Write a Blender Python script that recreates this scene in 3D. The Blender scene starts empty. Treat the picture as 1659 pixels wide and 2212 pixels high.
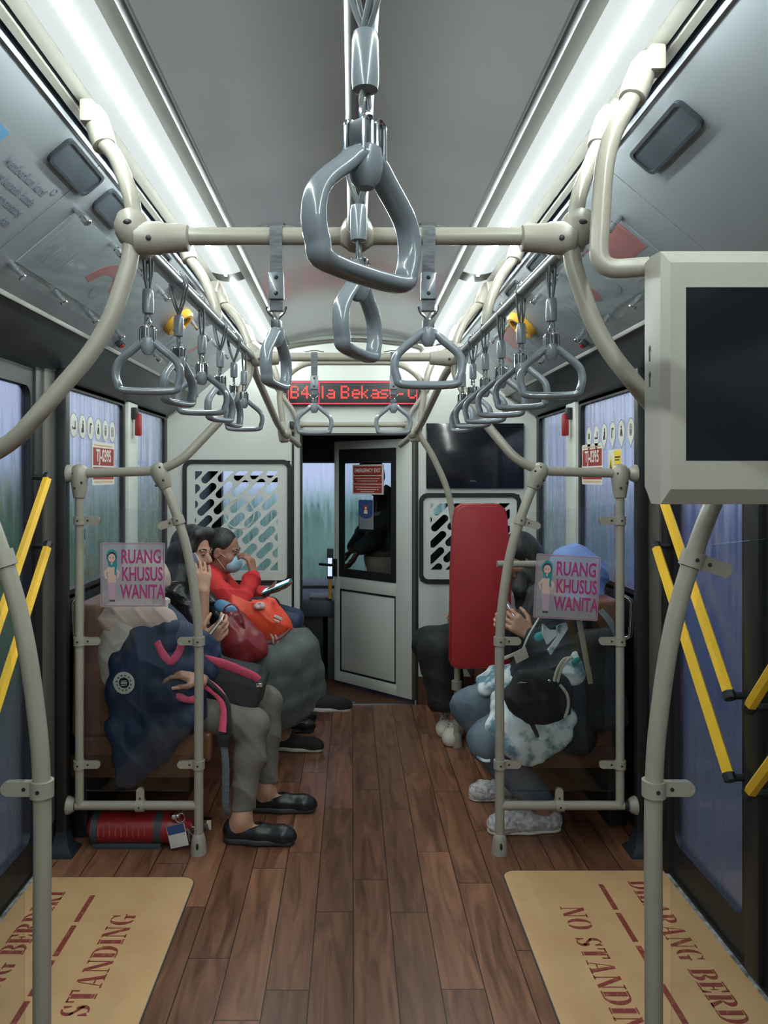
import bpy, bmesh, math, random
import numpy as np
from mathutils import Vector, Matrix
random.seed(7)
PI = math.pi
SC = bpy.context.scene
COL = SC.collection

# ------------------------------------------------------------------ camera, world, exposure
cam_d = bpy.data.cameras.new('camera')
cam = bpy.data.objects.new('camera', cam_d)
COL.objects.link(cam)
cam.location = (0, 0, 1.42)
cam.rotation_euler = (PI / 2, 0, 0)
cam_d.sensor_fit = 'VERTICAL'
cam_d.sensor_height = 36.0
cam_d.sensor_width = 27.0
cam_d.lens = 1660 / 2212 * 36
cam_d.shift_x = 0.0314
cam_d.shift_y = -0.0344
cam_d.clip_start = 0.05
SC.camera = cam
SC.view_settings.view_transform = 'Standard'
SC.view_settings.look = 'None'
SC.view_settings.gamma = 1.0
SC.view_settings.use_curve_mapping = False
SC.view_settings.exposure = 0.0
LED_POWER = 235.0          # radiance of the bare LED dashes in the ceiling lamps
DIFFUSER = 0.80
SKY = 1.2
world = bpy.data.worlds.new('rain_sky')
SC.world = world
world.use_nodes = True
wn = world.node_tree.nodes
bg = wn['Background']
bg.inputs[0].default_value = (0.46, 0.54, 0.79, 1)
bg.inputs[1].default_value = SKY
SC.cycles.max_bounces = 10
SC.cycles.transparent_max_bounces = 24
SC.cycles.transmission_bounces = 8
SC.cycles.sample_clamp_indirect = 4.0
SC.cycles.use_denoising = True

# ------------------------------------------------------------------ materials
def mat(name, col, rough=0.5, metal=0.0, spec=0.5, coat=0.0, emit=None, es=0.0):
    m = bpy.data.materials.new(name)
    m.use_nodes = True
    b = m.node_tree.nodes['Principled BSDF']
    b.inputs['Base Color'].default_value = (*col, 1)
    b.inputs['Roughness'].default_value = rough
    b.inputs['Metallic'].default_value = metal
    b.inputs['Specular IOR Level'].default_value = spec
    b.inputs['Coat Weight'].default_value = coat
    if emit:
        b.inputs['Emission Color'].default_value = (*emit, 1)
        b.inputs['Emission Strength'].default_value = es
    return m

def nodes(m):
    return m.node_tree.nodes, m.node_tree.links, m.node_tree.nodes['Principled BSDF']

def noisy(name, c1, c2, scale=8, rough=0.6, stretch=(1, 1, 1), bump=0.0, metal=0.0, detail=4, spec=0.5, lo=0.35, hi=0.65):
    m = mat(name, c1, rough, metal, spec)
    n, l, b = nodes(m)
    tc = n.new('ShaderNodeTexCoord'); mp = n.new('ShaderNodeMapping'); nz = n.new('ShaderNodeTexNoise'); cr = n.new('ShaderNodeValToRGB')
    mp.inputs['Scale'].default_value = stretch
    nz.inputs['Scale'].default_value = scale; nz.inputs['Detail'].default_value = detail
    cr.color_ramp.elements[0].position = lo; cr.color_ramp.elements[1].position = hi
    cr.color_ramp.elements[0].color = (*c1, 1); cr.color_ramp.elements[1].color = (*c2, 1)
    l.new(tc.outputs['Object'], mp.inputs[0]); l.new(mp.outputs[0], nz.inputs[0]); l.new(nz.outputs[0], cr.inputs[0])
    l.new(cr.outputs[0], b.inputs['Base Color'])
    if bump:
        bp = n.new('ShaderNodeBump'); bp.inputs['Strength'].default_value = bump; bp.inputs['Distance'].default_value = 0.01
        l.new(nz.outputs[0], bp.inputs['Height']); l.new(bp.outputs[0], b.inputs['Normal'])
    return m

M = {}
M['rail'] = mat('beige_powder_coat', (0.315, 0.295, 0.245), 0.32)
M['rail2'] = mat('beige_joint_plastic', (0.30, 0.28, 0.235), 0.38)
M['hole'] = mat('dark_screw_hole', (0.02, 0.02, 0.02), 0.5)
M['white'] = noisy('white_panel', (0.58, 0.605, 0.56), (0.61, 0.635, 0.59), 3, 0.3)
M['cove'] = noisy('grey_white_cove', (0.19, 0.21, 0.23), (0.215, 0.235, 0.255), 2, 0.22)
M['ceil'] = noisy('satin_ceiling', (0.60, 0.645, 0.68), (0.63, 0.675, 0.71), 2, 0.15)
M['trimw'] = mat('pale_trim', (0.10, 0.097, 0.083), 0.5)
M['steel'] = mat('brushed_steel', (0.36, 0.38, 0.40), 0.3, 1.0)
M['bead'] = mat('dull_metal_bead', (0.13, 0.14, 0.15), 0.4, 0.6)
M['chrome'] = mat('chrome', (0.75, 0.77, 0.80), 0.10, 1.0)
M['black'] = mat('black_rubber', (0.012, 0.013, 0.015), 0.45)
M['dark'] = mat('dark_blue_plastic', (0.02, 0.026, 0.034), 0.4)
M['fascia'] = noisy('dark_fascia', (0.028, 0.038, 0.048), (0.045, 0.058, 0.070), 5, 0.35)
M['grey'] = mat('handle_grey_plastic', (0.20, 0.23, 0.26), 0.22, coat=0.3)
M['web'] = noisy('grey_webbing', (0.08, 0.09, 0.10), (0.14, 0.15, 0.165), 220, 0.8, stretch=(0.2, 0.2, 1))
M['cord'] = mat('dark_cord', (0.10, 0.115, 0.125), 0.5)
M['screen'] = mat('black_screen_glass', (0.010, 0.012, 0.017), 0.12)
M['tvcase'] = mat('beige_monitor_case', (0.36, 0.345, 0.30), 0.4)
M['redseat'] = noisy('red_vinyl', (0.30, 0.016, 0.02), (0.335, 0.02, 0.024), 6, 0.45, bump=0.05)
M['brownseat'] = noisy('brown_vinyl', (0.15, 0.062, 0.034), (0.20, 0.084, 0.046), 5, 0.45)
M['red'] = mat('signal_red', (0.26, 0.014, 0.014), 0.35)
M['darkred'] = mat('oxide_red_print', (0.30, 0.035, 0.03), 0.5)
M['yellow'] = mat('yellow_rail', (0.85, 0.50, 0.03), 0.35)
M['yellow2'] = mat('yellow_print', (0.75, 0.55, 0.05), 0.5)
M['printw'] = mat('white_print', (0.62, 0.62, 0.56), 0.5)
M['printk'] = mat('black_print', (0.03, 0.03, 0.035), 0.5)
M['navyp'] = mat('navy_print', (0.03, 0.07, 0.20), 0.5)
M['pink'] = noisy('pink_strap', (0.80, 0.12, 0.22), (0.70, 0.09, 0.18), 60, 0.7)
M['magenta'] = mat('magenta_print', (0.36, 0.035, 0.17), 0.5)
M['teal'] = mat('teal_print', (0.02, 0.22, 0.28), 0.5)
M['skinp'] = mat('figure_skin_print', (0.62, 0.42, 0.36), 0.5)
M['skirtp'] = mat('figure_skirt_print', (0.45, 0.30, 0.38), 0.5)
M['skin'] = noisy('skin', (0.42, 0.22, 0.145), (0.47, 0.26, 0.175), 14, 0.5)
M['skin2'] = noisy('skin_deep', (0.29, 0.145, 0.095), (0.33, 0.17, 0.11), 14, 0.5)
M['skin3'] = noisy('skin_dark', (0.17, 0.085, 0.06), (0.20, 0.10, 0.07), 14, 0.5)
M['hair'] = noisy('black_hair', (0.008, 0.008, 0.009), (0.02, 0.019, 0.02), 60, 0.5, stretch=(1, 1, 0.06), bump=0.4)
M['lip'] = mat('lips', (0.36, 0.12, 0.11), 0.45)
M['eye'] = mat('dark_eye', (0.012, 0.01, 0.01), 0.25)
M['navy'] = noisy('navy_nylon', (0.010, 0.022, 0.060), (0.022, 0.045, 0.10), 9, 0.6, bump=0.2)
M['cream'] = noisy('cream_cotton', (0.52, 0.47, 0.40), (0.60, 0.55, 0.48), 8, 0.8)
M['hijabp'] = noisy('dusty_pink_cloth', (0.52, 0.38, 0.34), (0.60, 0.45, 0.40), 7, 0.8, bump=0.1)
M['hijabb'] = noisy('light_blue_cloth', (0.16, 0.25, 0.55), (0.22, 0.33, 0.66), 7, 0.8, bump=0.1)
M['trous'] = noisy('grey_brown_twill', (0.13, 0.118, 0.098), (0.165, 0.15, 0.125), 10, 0.85)
M['skirt'] = noisy('grey_green_skirt', (0.075, 0.092, 0.090), (0.115, 0.135, 0.130), 9, 0.85, bump=0.1)
M['sequin'] = noisy('black_sequin', (0.006, 0.006, 0.009), (0.35, 0.36, 0.42), 160, 0.3, lo=0.62, hi=0.78)
M['redj'] = noisy('red_jersey', (0.55, 0.022, 0.025), (0.64, 0.035, 0.035), 8, 0.8)
M['blackc'] = noisy('black_cloth', (0.010, 0.011, 0.013), (0.022, 0.023, 0.027), 8, 0.8)
M['charc'] = noisy('charcoal_jacket', (0.014, 0.016, 0.020), (0.030, 0.034, 0.040), 8, 0.75)
M['jeans'] = noisy('blue_grey_denim', (0.075, 0.105, 0.140), (0.13, 0.17, 0.21), 10, 0.85)
M['tiedye'] = noisy('pale_tie_dye', (0.13, 0.25, 0.30), (0.70, 0.76, 0.78), 15, 0.85, lo=0.40, hi=0.54, detail=9)
M['tealc'] = mat('teal_trim_cloth', (0.03, 0.28, 0.28), 0.7)
M['fluff'] = noisy('grey_white_plush', (0.36, 0.35, 0.35), (0.66, 0.65, 0.64), 60, 0.95, bump=0.6)
M['maroon'] = noisy('maroon_leather', (0.17, 0.016, 0.022), (0.22, 0.024, 0.03), 7, 0.35)
M['orange'] = noisy('orange_red_nylon', (0.72, 0.055, 0.025), (0.80, 0.085, 0.035), 8, 0.45, bump=0.15)
M['croc'] = mat('cream_clog_foam', (0.62, 0.58, 0.50), 0.6)
M['shoe'] = mat('black_shoe_leather', (0.013, 0.014, 0.016), 0.32)
M['sole'] = mat('dark_grey_sole', (0.035, 0.036, 0.038), 0.6)
M['knit'] = noisy('black_knit_shoe', (0.010, 0.010, 0.012), (0.022, 0.022, 0.025), 200, 0.85)
M['solew'] = mat('pale_sole', (0.48, 0.46, 0.42), 0.7)
M['mask'] = mat('pale_blue_mask', (0.36, 0.62, 0.78), 0.75)
M['maskw'] = mat('white_mask', (0.66, 0.62, 0.60), 0.75)
M['phone'] = mat('phone_white', (0.62, 0.62, 0.62), 0.25)
M['phoneb'] = mat('phone_lilac', (0.32, 0.34, 0.46), 0.25)
M['tealphone'] = mat('teal_phone_case', (0.03, 0.30, 0.24), 0.35)
M['khaki'] = mat('khaki_trousers', (0.34, 0.29, 0.22), 0.8)
M['brownbelt'] = mat('brown_belt', (0.10, 0.065, 0.035), 0.5)
M['wood_sk'] = noisy('wood_skirting', (0.085, 0.036, 0.02), (0.12, 0.052, 0.03), 5, 0.45, stretch=(8, 8, 0.6))
M['dash'] = mat('dashboard_grey', (0.045, 0.055, 0.066), 0.55)
M['amber'] = mat('amber_plastic', (0.55, 0.30, 0.03), 0.35)
M['grime'] = noisy('seam_grime', (0.10, 0.10, 0.09), (0.50, 0.52, 0.50), 30, 0.8)
M['mat'] = noisy('tan_floor_vinyl', (0.56, 0.335, 0.155), (0.62, 0.385, 0.185), 6, 0.55)
M['matr'] = noisy('worn_red_lettering', (0.24, 0.035, 0.025), (0.42, 0.16, 0.085), 70, 0.6, lo=0.5, hi=0.8)
M['poster'] = noisy('poster_paper', (0.21, 0.23, 0.25), (0.235, 0.255, 0.275), 3, 0.25)
M['posterb'] = mat('poster_blue', (0.10, 0.24, 0.40), 0.3)
M['posterr'] = mat('poster_red', (0.30, 0.10, 0.10), 0.3)
M['posterg'] = mat('poster_grey', (0.20, 0.22, 0.25), 0.3)
M['text'] = mat('poster_text', (0.14, 0.16, 0.20), 0.5)
M['led'] = mat('red_led', (0.3, 0.0, 0.0), 0.4, emit=(1.0, 0.03, 0.09), es=1.5)
M['ledo'] = mat('red_led_letter', (0.3, 0.0, 0.0), 0.4, emit=(1.0, 0.06, 0.05), es=1.7)
M['glow'] = mat('phone_screen_light', (0.1, 0.1, 0.1), 0.3, emit=(0.62, 0.74, 1.0), es=1.1)
M['diff'] = mat('lamp_diffuser', (0.004, 0.0045, 0.0045), 0.6, 0.0, 0.05, emit=(0.90, 1.0, 0.985), es=DIFFUSER)
M['leddash'] = mat('lamp_led', (0.8, 0.8, 0.8), 0.4, emit=(0.90, 1.0, 0.97), es=LED_POWER)
M['hedge'] = noisy('hazy_wet_hedge', (0.36, 0.60, 0.42), (0.48, 0.72, 0.50), 3.5, 0.8)  # rain haze painted into the leaf colour as a paler green
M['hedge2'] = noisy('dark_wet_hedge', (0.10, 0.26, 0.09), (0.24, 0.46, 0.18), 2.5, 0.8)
M['asphalt'] = noisy('wet_asphalt', (0.19, 0.17, 0.15), (0.27, 0.24, 0.21), 3, 0.3)
M['hoard'] = noisy('blue_hoarding', (0.22, 0.28, 0.50), (0.26, 0.33, 0.58), 1.5, 0.5)

def floor_mat():
    m = mat('wood_planks', (0.15, 0.07, 0.045), 0.34)
    n, l, b = nodes(m)
    tc = n.new('ShaderNodeTexCoord'); sep = n.new('ShaderNodeSeparateXYZ'); cmb = n.new('ShaderNodeCombineXYZ')
    shf = n.new('ShaderNodeMath'); shf.inputs[1].default_value = 12.0 * 0.1216 - 0.0044
    l.new(tc.outputs['Object'], sep.inputs[0]); l.new(sep.outputs[0], shf.inputs[0])
    dv = n.new('ShaderNodeMath'); dv.operation = 'DIVIDE'; dv.inputs[1].default_value = 0.1216; fl = n.new('ShaderNodeMath'); fl.operation = 'FLOOR'
    wn2 = n.new('ShaderNodeTexWhiteNoise'); wn2.noise_dimensions = '1D'; ml = n.new('ShaderNodeMath'); ml.operation = 'MULTIPLY_ADD'; ml.inputs[1].default_value = 3.7
    l.new(shf.outputs[0], dv.inputs[0]); l.new(dv.outputs[0], fl.inputs[0]); l.new(fl.outputs[0], wn2.inputs['W']); l.new(wn2.outputs['Value'], ml.inputs[0]); l.new(sep.outputs[1], ml.inputs[2])
    l.new(ml.outputs[0], cmb.inputs[0]); l.new(shf.outputs[0], cmb.inputs[1])
    br = n.new('ShaderNodeTexBrick')
    br.inputs['Color1'].default_value = (0.0, 0, 0, 1); br.inputs['Color2'].default_value = (1, 1, 1, 1)
    br.inputs['Mortar'].default_value = (0.5, 0.5, 0.5, 1)
    br.inputs['Scale'].default_value = 1.0; br.inputs['Mortar Size'].default_value = 0.0018; br.inputs['Mortar Smooth'].default_value = 0.2
    br.inputs['Brick Width'].default_value = 0.78; br.inputs['Row Height'].default_value = 0.1216; br.offset = 0.0
    l.new(cmb.outputs[0], br.inputs[0])
    mp = n.new('ShaderNodeMapping'); mp.inputs['Scale'].default_value = (1.6, 14, 1)
    ad = n.new('ShaderNodeVectorMath'); ad.operation = 'ADD'
    sc = n.new('ShaderNodeVectorMath'); sc.operation = 'SCALE'; sc.inputs['Scale'].default_value = 9.0
    l.new(br.outputs['Color'], sc.inputs[0]); l.new(cmb.outputs[0], ad.inputs[0]); l.new(sc.outputs[0], ad.inputs[1]); l.new(ad.outputs[0], mp.inputs[0])
    nz = n.new('ShaderNodeTexNoise'); nz.inputs['Scale'].default_value = 1.6; nz.inputs['Detail'].default_value = 6; nz.inputs['Distortion'].default_value = 1.4
    l.new(mp.outputs[0], nz.inputs[0])
    cr = n.new('ShaderNodeValToRGB'); e = cr.color_ramp.elements
    e[0].position = 0.28; e[0].color = (0.090, 0.038, 0.021, 1); e[1].position = 0.75; e[1].color = (0.29, 0.132, 0.070, 1)
    l.new(nz.outputs[0], cr.inputs[0])
    mx = n.new('ShaderNodeMixRGB'); mx.blend_type = 'MULTIPLY'; mx.inputs[0].default_value = 1.0
    br2 = n.new('ShaderNodeMapRange'); br2.inputs['To Min'].default_value = 0.72; br2.inputs['To Max'].default_value = 1.25
    l.new(br.outputs['Color'], br2.inputs[0]); l.new(cr.outputs[0], mx.inputs[1]); l.new(br2.outputs[0], mx.inputs[2])
    mo = n.new('ShaderNodeMixRGB'); mo.inputs[2].default_value = (0.018, 0.01, 0.008, 1)
    l.new(br.outputs['Fac'], mo.inputs[0]); l.new(mx.outputs[0], mo.inputs[1]); l.new(mo.outputs[0], b.inputs['Base Color'])
    mr = n.new('ShaderNodeMapRange'); mr.inputs['To Min'].default_value = 0.26; mr.inputs['To Max'].default_value = 0.46
    l.new(nz.outputs[0], mr.inputs[0]); l.new(mr.outputs[0], b.inputs['Roughness'])
    bp = n.new('ShaderNodeBump'); bp.inputs['Strength'].default_value = 0.35; bp.inputs['Distance'].default_value = 0.002; bp.invert = True
    l.new(br.outputs['Fac'], bp.inputs['Height']); l.new(bp.outputs[0], b.inputs['Normal'])
    return m
M['floor'] = floor_mat()

def wet_glass(name, streak=34.0, tint=(0.95, 0.97, 0.98), r0=0.10, r1=0.34):
    m = mat(name, tint, 0.15)
    n, l, b = nodes(m)
    b.inputs['Transmission Weight'].default_value = 1.0
    b.inputs['IOR'].default_value = 1.35
    tc = n.new('ShaderNodeTexCoord'); mp = n.new('ShaderNodeMapping'); mp.inputs['Scale'].default_value = (1, 1, 0.07)
    nz = n.new('ShaderNodeTexNoise'); nz.inputs['Scale'].default_value = streak; nz.inputs['Detail'].default_value = 3
    mr = n.new('ShaderNodeMapRange'); mr.inputs[1].default_value = 0.35; mr.inputs[2].default_value = 0.65; mr.inputs['To Min'].default_value = r0; mr.inputs['To Max'].default_value = r1
    l.new(tc.outputs['Object'], mp.inputs[0]); l.new(mp.outputs[0], nz.inputs[0]); l.new(nz.outputs[0], mr.inputs[0]); l.new(mr.outputs[0], b.inputs['Roughness'])
    bp = n.new('ShaderNodeBump'); bp.inputs['Strength'].default_value = 0.06; bp.inputs['Distance'].default_value = 0.003
    l.new(nz.outputs[0], bp.inputs['Height']); l.new(bp.outputs[0], b.inputs['Normal'])
    cr = n.new('ShaderNodeValToRGB'); e = cr.color_ramp.elements
    e[0].position = 0.36; e[0].color = (tint[0] * 0.90, tint[1] * 0.905, tint[2] * 0.92, 1); e[1].position = 0.52; e[1].color = (*tint, 1)
    l.new(nz.outputs[0], cr.inputs[0]); l.new(cr.outputs[0], b.inputs['Base Color'])
    return m
M['glass'] = wet_glass('rain_streaked_glass')
M['glassd'] = wet_glass('door_rain_glass', 26, (0.78, 0.82, 0.88), 0.10, 0.32)

def clear_panel(name, body=0.0, col=(0.8, 0.85, 0.85), fixed=None):
    """transparent sheet with real mirror reflection at its surface; body = share of frosted film"""
    m = bpy.data.materials.new(name); m.use_nodes = True
    n, l = m.node_tree.nodes, m.node_tree.links
    n.remove(n['Principled BSDF']); out = n['Material Output']
    tr = n.new('ShaderNodeBsdfTransparent'); tr.inputs[0].default_value = (0.95, 0.97, 0.97, 1)
    gl = n.new('ShaderNodeBsdfGlossy'); gl.inputs['Roughness'].default_value = 0.03
    fr = n.new('ShaderNodeFresnel'); fr.inputs[0].default_value = 1.35
    mx = n.new('ShaderNodeMixShader')
    base = tr
    if body:
        df = n.new('ShaderNodeBsdfDiffuse'); df.inputs[0].default_value = (*col, 1)
        m2 = n.new('ShaderNodeMixShader'); m2.inputs[0].default_value = body
        l.new(tr.outputs[0], m2.inputs[1]); l.new(df.outputs[0], m2.inputs[2]); base = m2
    if fixed is None: l.new(fr.outputs[0], mx.inputs[0])
    else: mx.inputs[0].default_value = fixed
    l.new(base.outputs[0], mx.inputs[1]); l.new(gl.outputs[0], mx.inputs[2])
    l.new(mx.outputs[0], out.inputs[0])
    return m
M['clear'] = clear_panel('clear_acrylic')
M['film'] = clear_panel('frosted_film', 0.42, (0.52, 0.51, 0.54))
M['acryl'] = clear_panel('poster_acrylic', 0.03, fixed=0.05)

# ------------------------------------------------------------------ mesh building
def V(*a):
    return Vector(a)

def P(px, py, d):
    """point at depth d on the sight line of a photo pixel"""
    return Vector(((px - 760) * d / 1660, d, 1.42 - (py - 1030) * d / 1660))

class MB:
    def __init__(s):
        s.v = []; s.f = []
    def add(s, vs, fs, mtx=None):
        o = len(s.v)
        s.v += [tuple(mtx @ Vector(p)) for p in vs] if mtx is not None else [tuple(p) for p in vs]
        s.f += [tuple(i + o for i in f) for f in fs]
        return s
    def frombm(s, bm, mtx=None):
        bm.verts.index_update()
        s.add([v.co.copy() for v in bm.verts], [[v.index for v in f.verts] for f in bm.faces], mtx)
        bm.free(); return s
    def box(s, lo, hi, bev=0.0, mtx=None, seg=2):
        bm = bmesh.new(); bmesh.ops.create_cube(bm, size=1)
        c = [(a + b) / 2 for a, b in zip(lo, hi)]; d = [abs(b - a) for a, b in zip(lo, hi)]
        for v in bm.verts:
            v.co = Vector((c[0] + v.co.x * d[0], c[1] + v.co.y * d[1], c[2] + v.co.z * d[2]))
        if bev:
            bmesh.ops.bevel(bm, geom=bm.edges[:], offset=min(bev, min(d) * 0.45), segments=seg, affect='EDGES', profile=0.6)
        return s.frombm(bm, mtx)
    def tube(s, pts, r, seg=14, caps=True, closed=False, mtx=None, flat=None):
        """tube along points; r number or list; flat=(a,b,ref): oval section with axis a along ref"""
        pts = [Vector(p) for p in pts]; n = len(pts)
        rs = r if isinstance(r, (list, tuple)) else [r] * n
        vs = []; fs = []; prev = None
        for i, p in enumerate(pts):
            if closed: t = pts[(i + 1) % n] - pts[i - 1]
            else: t = pts[min(i + 1, n - 1)] - pts[max(i - 1, 0)]
            t.normalize()
            if flat:
                ref = Vector(flat[2]); u = (ref - t * ref.dot(t)).normalized()
            elif prev is None:
                u = t.orthogonal().normalized()
            else:
                u = (prev - t * prev.dot(t)).normalized()
            prev = u; w = t.cross(u)
            for k in range(seg):
                a = 2 * PI * k / seg
                if flat: vs.append(p + u * math.cos(a) * flat[0] + w * math.sin(a) * flat[1])
                else: vs.append(p + (u * math.cos(a) + w * math.sin(a)) * rs[i])
        m = n if closed else n - 1
        for i in range(m):
            for k in range(seg):
                a = i * seg + k; b = i * seg + (k + 1) % seg; j = (i + 1) % n
                fs.append((a, b, j * seg + (k + 1) % seg, j * seg + k))
        if caps and not closed:
            fs.append(tuple(range(seg - 1, -1, -1))); fs.append(tuple(range((n - 1) * seg, n * seg)))
        return s.add(vs, fs, mtx)
    def cyl(s, a, b, r, r2=None, seg=18, mtx=None):
        return s.tube([a, b], [r, r if r2 is None else r2], seg, mtx=mtx)
    def lathe(s, prof, origin, axis=(0, 0, 1), seg=20, mtx=None):
        """prof: (radius, height) list"""
        ax = Vector(axis).normalized(); u = ax.orthogonal().normalized(); w = ax.cross(u); o = Vector(origin)
        vs = []; fs = []; n = len(prof)
        for r, h in prof:
            for k in range(seg):
                a = 2 * PI * k / seg
                vs.append(o + ax * h + (u * math.cos(a) + w * math.sin(a)) * max(r, 1e-4))
        for i in range(n - 1):
            for k in range(seg):
                fs.append((i * seg + k, i * seg + (k + 1) % seg, (i + 1) * seg + (k + 1) % seg, (i + 1) * seg + k))
        fs.append(tuple(range(seg - 1, -1, -1))); fs.append(tuple(range((n - 1) * seg, n * seg)))
        return s.add(vs, fs, mtx)
    def ball(s, c, r, mtx=None, seg=20):
        rr = r if isinstance(r, (list, tuple)) else (r, r, r)
        bm = bmesh.new(); bmesh.ops.create_uvsphere(bm, u_segments=seg, v_segments=seg // 2 + 2, radius=1)
        for v in bm.verts:
            v.co = Vector((c[0] + v.co.x * rr[0], c[1] + v.co.y * rr[1], c[2] + v.co.z * rr[2]))
        return s.frombm(bm, mtx)
    def prism(s, poly, h, mtx=None, bev=0.0):
        """polygon (x,y) extruded z 0..h"""
        n = len(poly)
        ar = sum(poly[i][0] * poly[(i + 1) % n][1] - poly[(i + 1) % n][0] * poly[i][1] for i in range(n))
        if ar < 0: poly = poly[::-1]
        vs = [(x, y, 0) for x, y in poly] + [(x, y, h) for x, y in poly]
        fs = [tuple(range(n - 1, -1, -1)), tuple(range(n, 2 * n))] + [(i, (i + 1) % n, n + (i + 1) % n, n + i) for i in range(n)]
        return s.add(vs, fs, mtx)
    def ringprism(s, outer, inner, h, mtx=None):
        """frame: two outlines with the same number of points"""
        n = len(outer)
        vs = [(x, y, 0) for x, y in outer] + [(x, y, 0) for x, y in inner] + [(x, y, h) for x, y in outer] + [(x, y, h) for x, y in inner]
        fs = []
        for i in range(n):
            j = (i + 1) % n
            fs += [(i, j, 2 * n + j, 2 * n + i), (n + j, n + i, 3 * n + i, 3 * n + j), (2 * n + i, 2 * n + j, 3 * n + j, 3 * n + i), (j, i, n + i, n + j)]
        return s.add(vs, fs, mtx)

def frame(o, x, y):
    x = Vector(x).normalized(); y = Vector(y).normalized(); z = x.cross(y)
    return Matrix(((x.x, y.x, z.x, o[0]), (x.y, y.y, z.y, o[1]), (x.z, y.z, z.z, o[2]), (0, 0, 0, 1)))

def rrect(x0, y0, x1, y1, r, n=6):
    pts = []
    for cx, cy, a0 in ((x1 - r, y1 - r, 0), (x0 + r, y1 - r, 90), (x0 + r, y0 + r, 180), (x1 - r, y0 + r, 270)):
        for k in range(n + 1):
            a = math.radians(a0 + 90 * k / n)
            pts.append((cx + r * math.cos(a), cy + r * math.sin(a)))
    return pts

def circ(cx, cy, r, n=24, ry=None):
    ry = ry or r
    return [(cx + r * math.cos(2 * PI * k / n), cy + ry * math.sin(2 * PI * k / n)) for k in range(n)]

def smooth_path(pts, sub=6, closed=False):
    """Catmull-Rom through points"""
    pts = [Vector(p) for p in pts]; n = len(pts); out = []
    rng = n if closed else n - 1
    for i in range(rng):
        if closed: p0, p1, p2, p3 = pts[i - 1], pts[i], pts[(i + 1) % n], pts[(i + 2) % n]
        else: p0, p1, p2, p3 = pts[max(i - 1, 0)], pts[i], pts[i + 1], pts[min(i + 2, n - 1)]
        for k in range(sub):
            t = k / sub
            out.append(0.5 * ((2 * p1) + (-p0 + p2) * t + (2 * p0 - 5 * p1 + 4 * p2 - p3) * t * t + (-p0 + 3 * p1 - 3 * p2 + p3) * t ** 3))
    if not closed: out.append(pts[-1])
    return out

def fillet(pts, r, n=7):
    """polyline with rounded corners"""
    pts = [Vector(p) for p in pts]; out = [pts[0]]
    rr = r if isinstance(r, (list, tuple)) else [r] * len(pts)
    for i in range(1, len(pts) - 1):
        a, b, c = pts[i - 1], pts[i], pts[i + 1]
        d1 = (a - b); d2 = (c - b); q = min(rr[i], d1.length * 0.48, d2.length * 0.48)
        p0 = b + d1.normalized() * q; p2 = b + d2.normalized() * q
        for k in range(n + 1):
            t = k / n
            out.append(p0 * (1 - t) ** 2 + b * 2 * t * (1 - t) + p2 * t * t)
    out.append(pts[-1]); return out

ORI = {}
def link_mesh(name, vs, fs, m, parent=None, origin=None, sharp=38):
    me = bpy.data.meshes.new(name)
    if parent is not None:
        o0 = ORI[parent.name]
    elif origin is not None:
        o0 = Vector(origin)
    else:
        a = np.array(vs); lo = a.min(0); hi = a.max(0); o0 = Vector(((lo[0] + hi[0]) / 2, (lo[1] + hi[1]) / 2, lo[2]))
    me.from_pydata([(p[0] - o0.x, p[1] - o0.y, p[2] - o0.z) for p in vs], [], fs)
    me.update()
    bm = bmesh.new(); bm.from_mesh(me); bmesh.ops.recalc_face_normals(bm, faces=bm.faces[:]); bm.to_mesh(me); bm.free()
    me.polygons.foreach_set('use_smooth', [True] * len(me.polygons))
    me.set_sharp_from_angle(angle=math.radians(sharp))
    me.materials.append(m)
    o = bpy.data.objects.new(name, me); COL.objects.link(o)
    if parent is not None: o.parent = parent
    else: o.location = o0
    ORI[o.name] = o0
    return o

def ob(name, mb, m, parent=None, origin=None, label=None, sharp=38):
    o = link_mesh(name, mb.v, mb.f, M[m] if isinstance(m, str) else m, parent, origin, sharp)
    if label: o['label'] = label
    return o

def tag(o, label, cat, group=None, kind=None):
    o['label'] = label; o['category'] = cat
    if group: o['group'] = group
    if kind: o['kind'] = kind
    return o

def thing(name, label, cat, loc, group=None, kind=None):
    o = bpy.data.objects.new(name, None); COL.objects.link(o); o.empty_display_size = 0.1
    o.location = loc; ORI[o.name] = Vector(loc)
    return tag(o, label, cat, group, kind)

def struct(name, mb, m, label=None, cat=None, origin=None):
    o = ob(name, mb, m, origin=origin or (0, 0, 0)); o['kind'] = 'structure'
    o['label'] = label or name.replace('_', ' '); o['category'] = cat or name.split('_')[0]
    return o

def dup(root, loc, rz, label, tilt=(0, 0)):
    r = root.copy(); COL.objects.link(r); r.location = loc; r.rotation_euler = (tilt[0], tilt[1], rz); r['label'] = label
    for ch in root.children:
        c = ch.copy(); COL.objects.link(c); c.parent = r
        for g in ch.children:
            d = g.copy(); COL.objects.link(d); d.parent = c
    return r

def text_mesh(body, size, depth=0.001, bold=0.0, xs=1.0, align='CENTER', spacing=1.0):
    c = bpy.data.curves.new('t', 'FONT'); c.body = body; c.size = size; c.extrude = depth / 2; c.offset = bold
    c.align_x = align; c.align_y = 'CENTER'; c.space_character = spacing; c.resolution_u = 3
    o = bpy.data.objects.new('t', c); COL.objects.link(o)
    dg = bpy.context.evaluated_depsgraph_get(); ev = o.evaluated_get(dg); me = ev.to_mesh()
    vs = [(v.co.x * xs, v.co.y, v.co.z + depth / 2) for v in me.vertices]; fs = [tuple(p.vertices) for p in me.polygons]
    ev.to_mesh_clear(); bpy.data.objects.remove(o); bpy.data.curves.remove(c)
    return vs, fs
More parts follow.
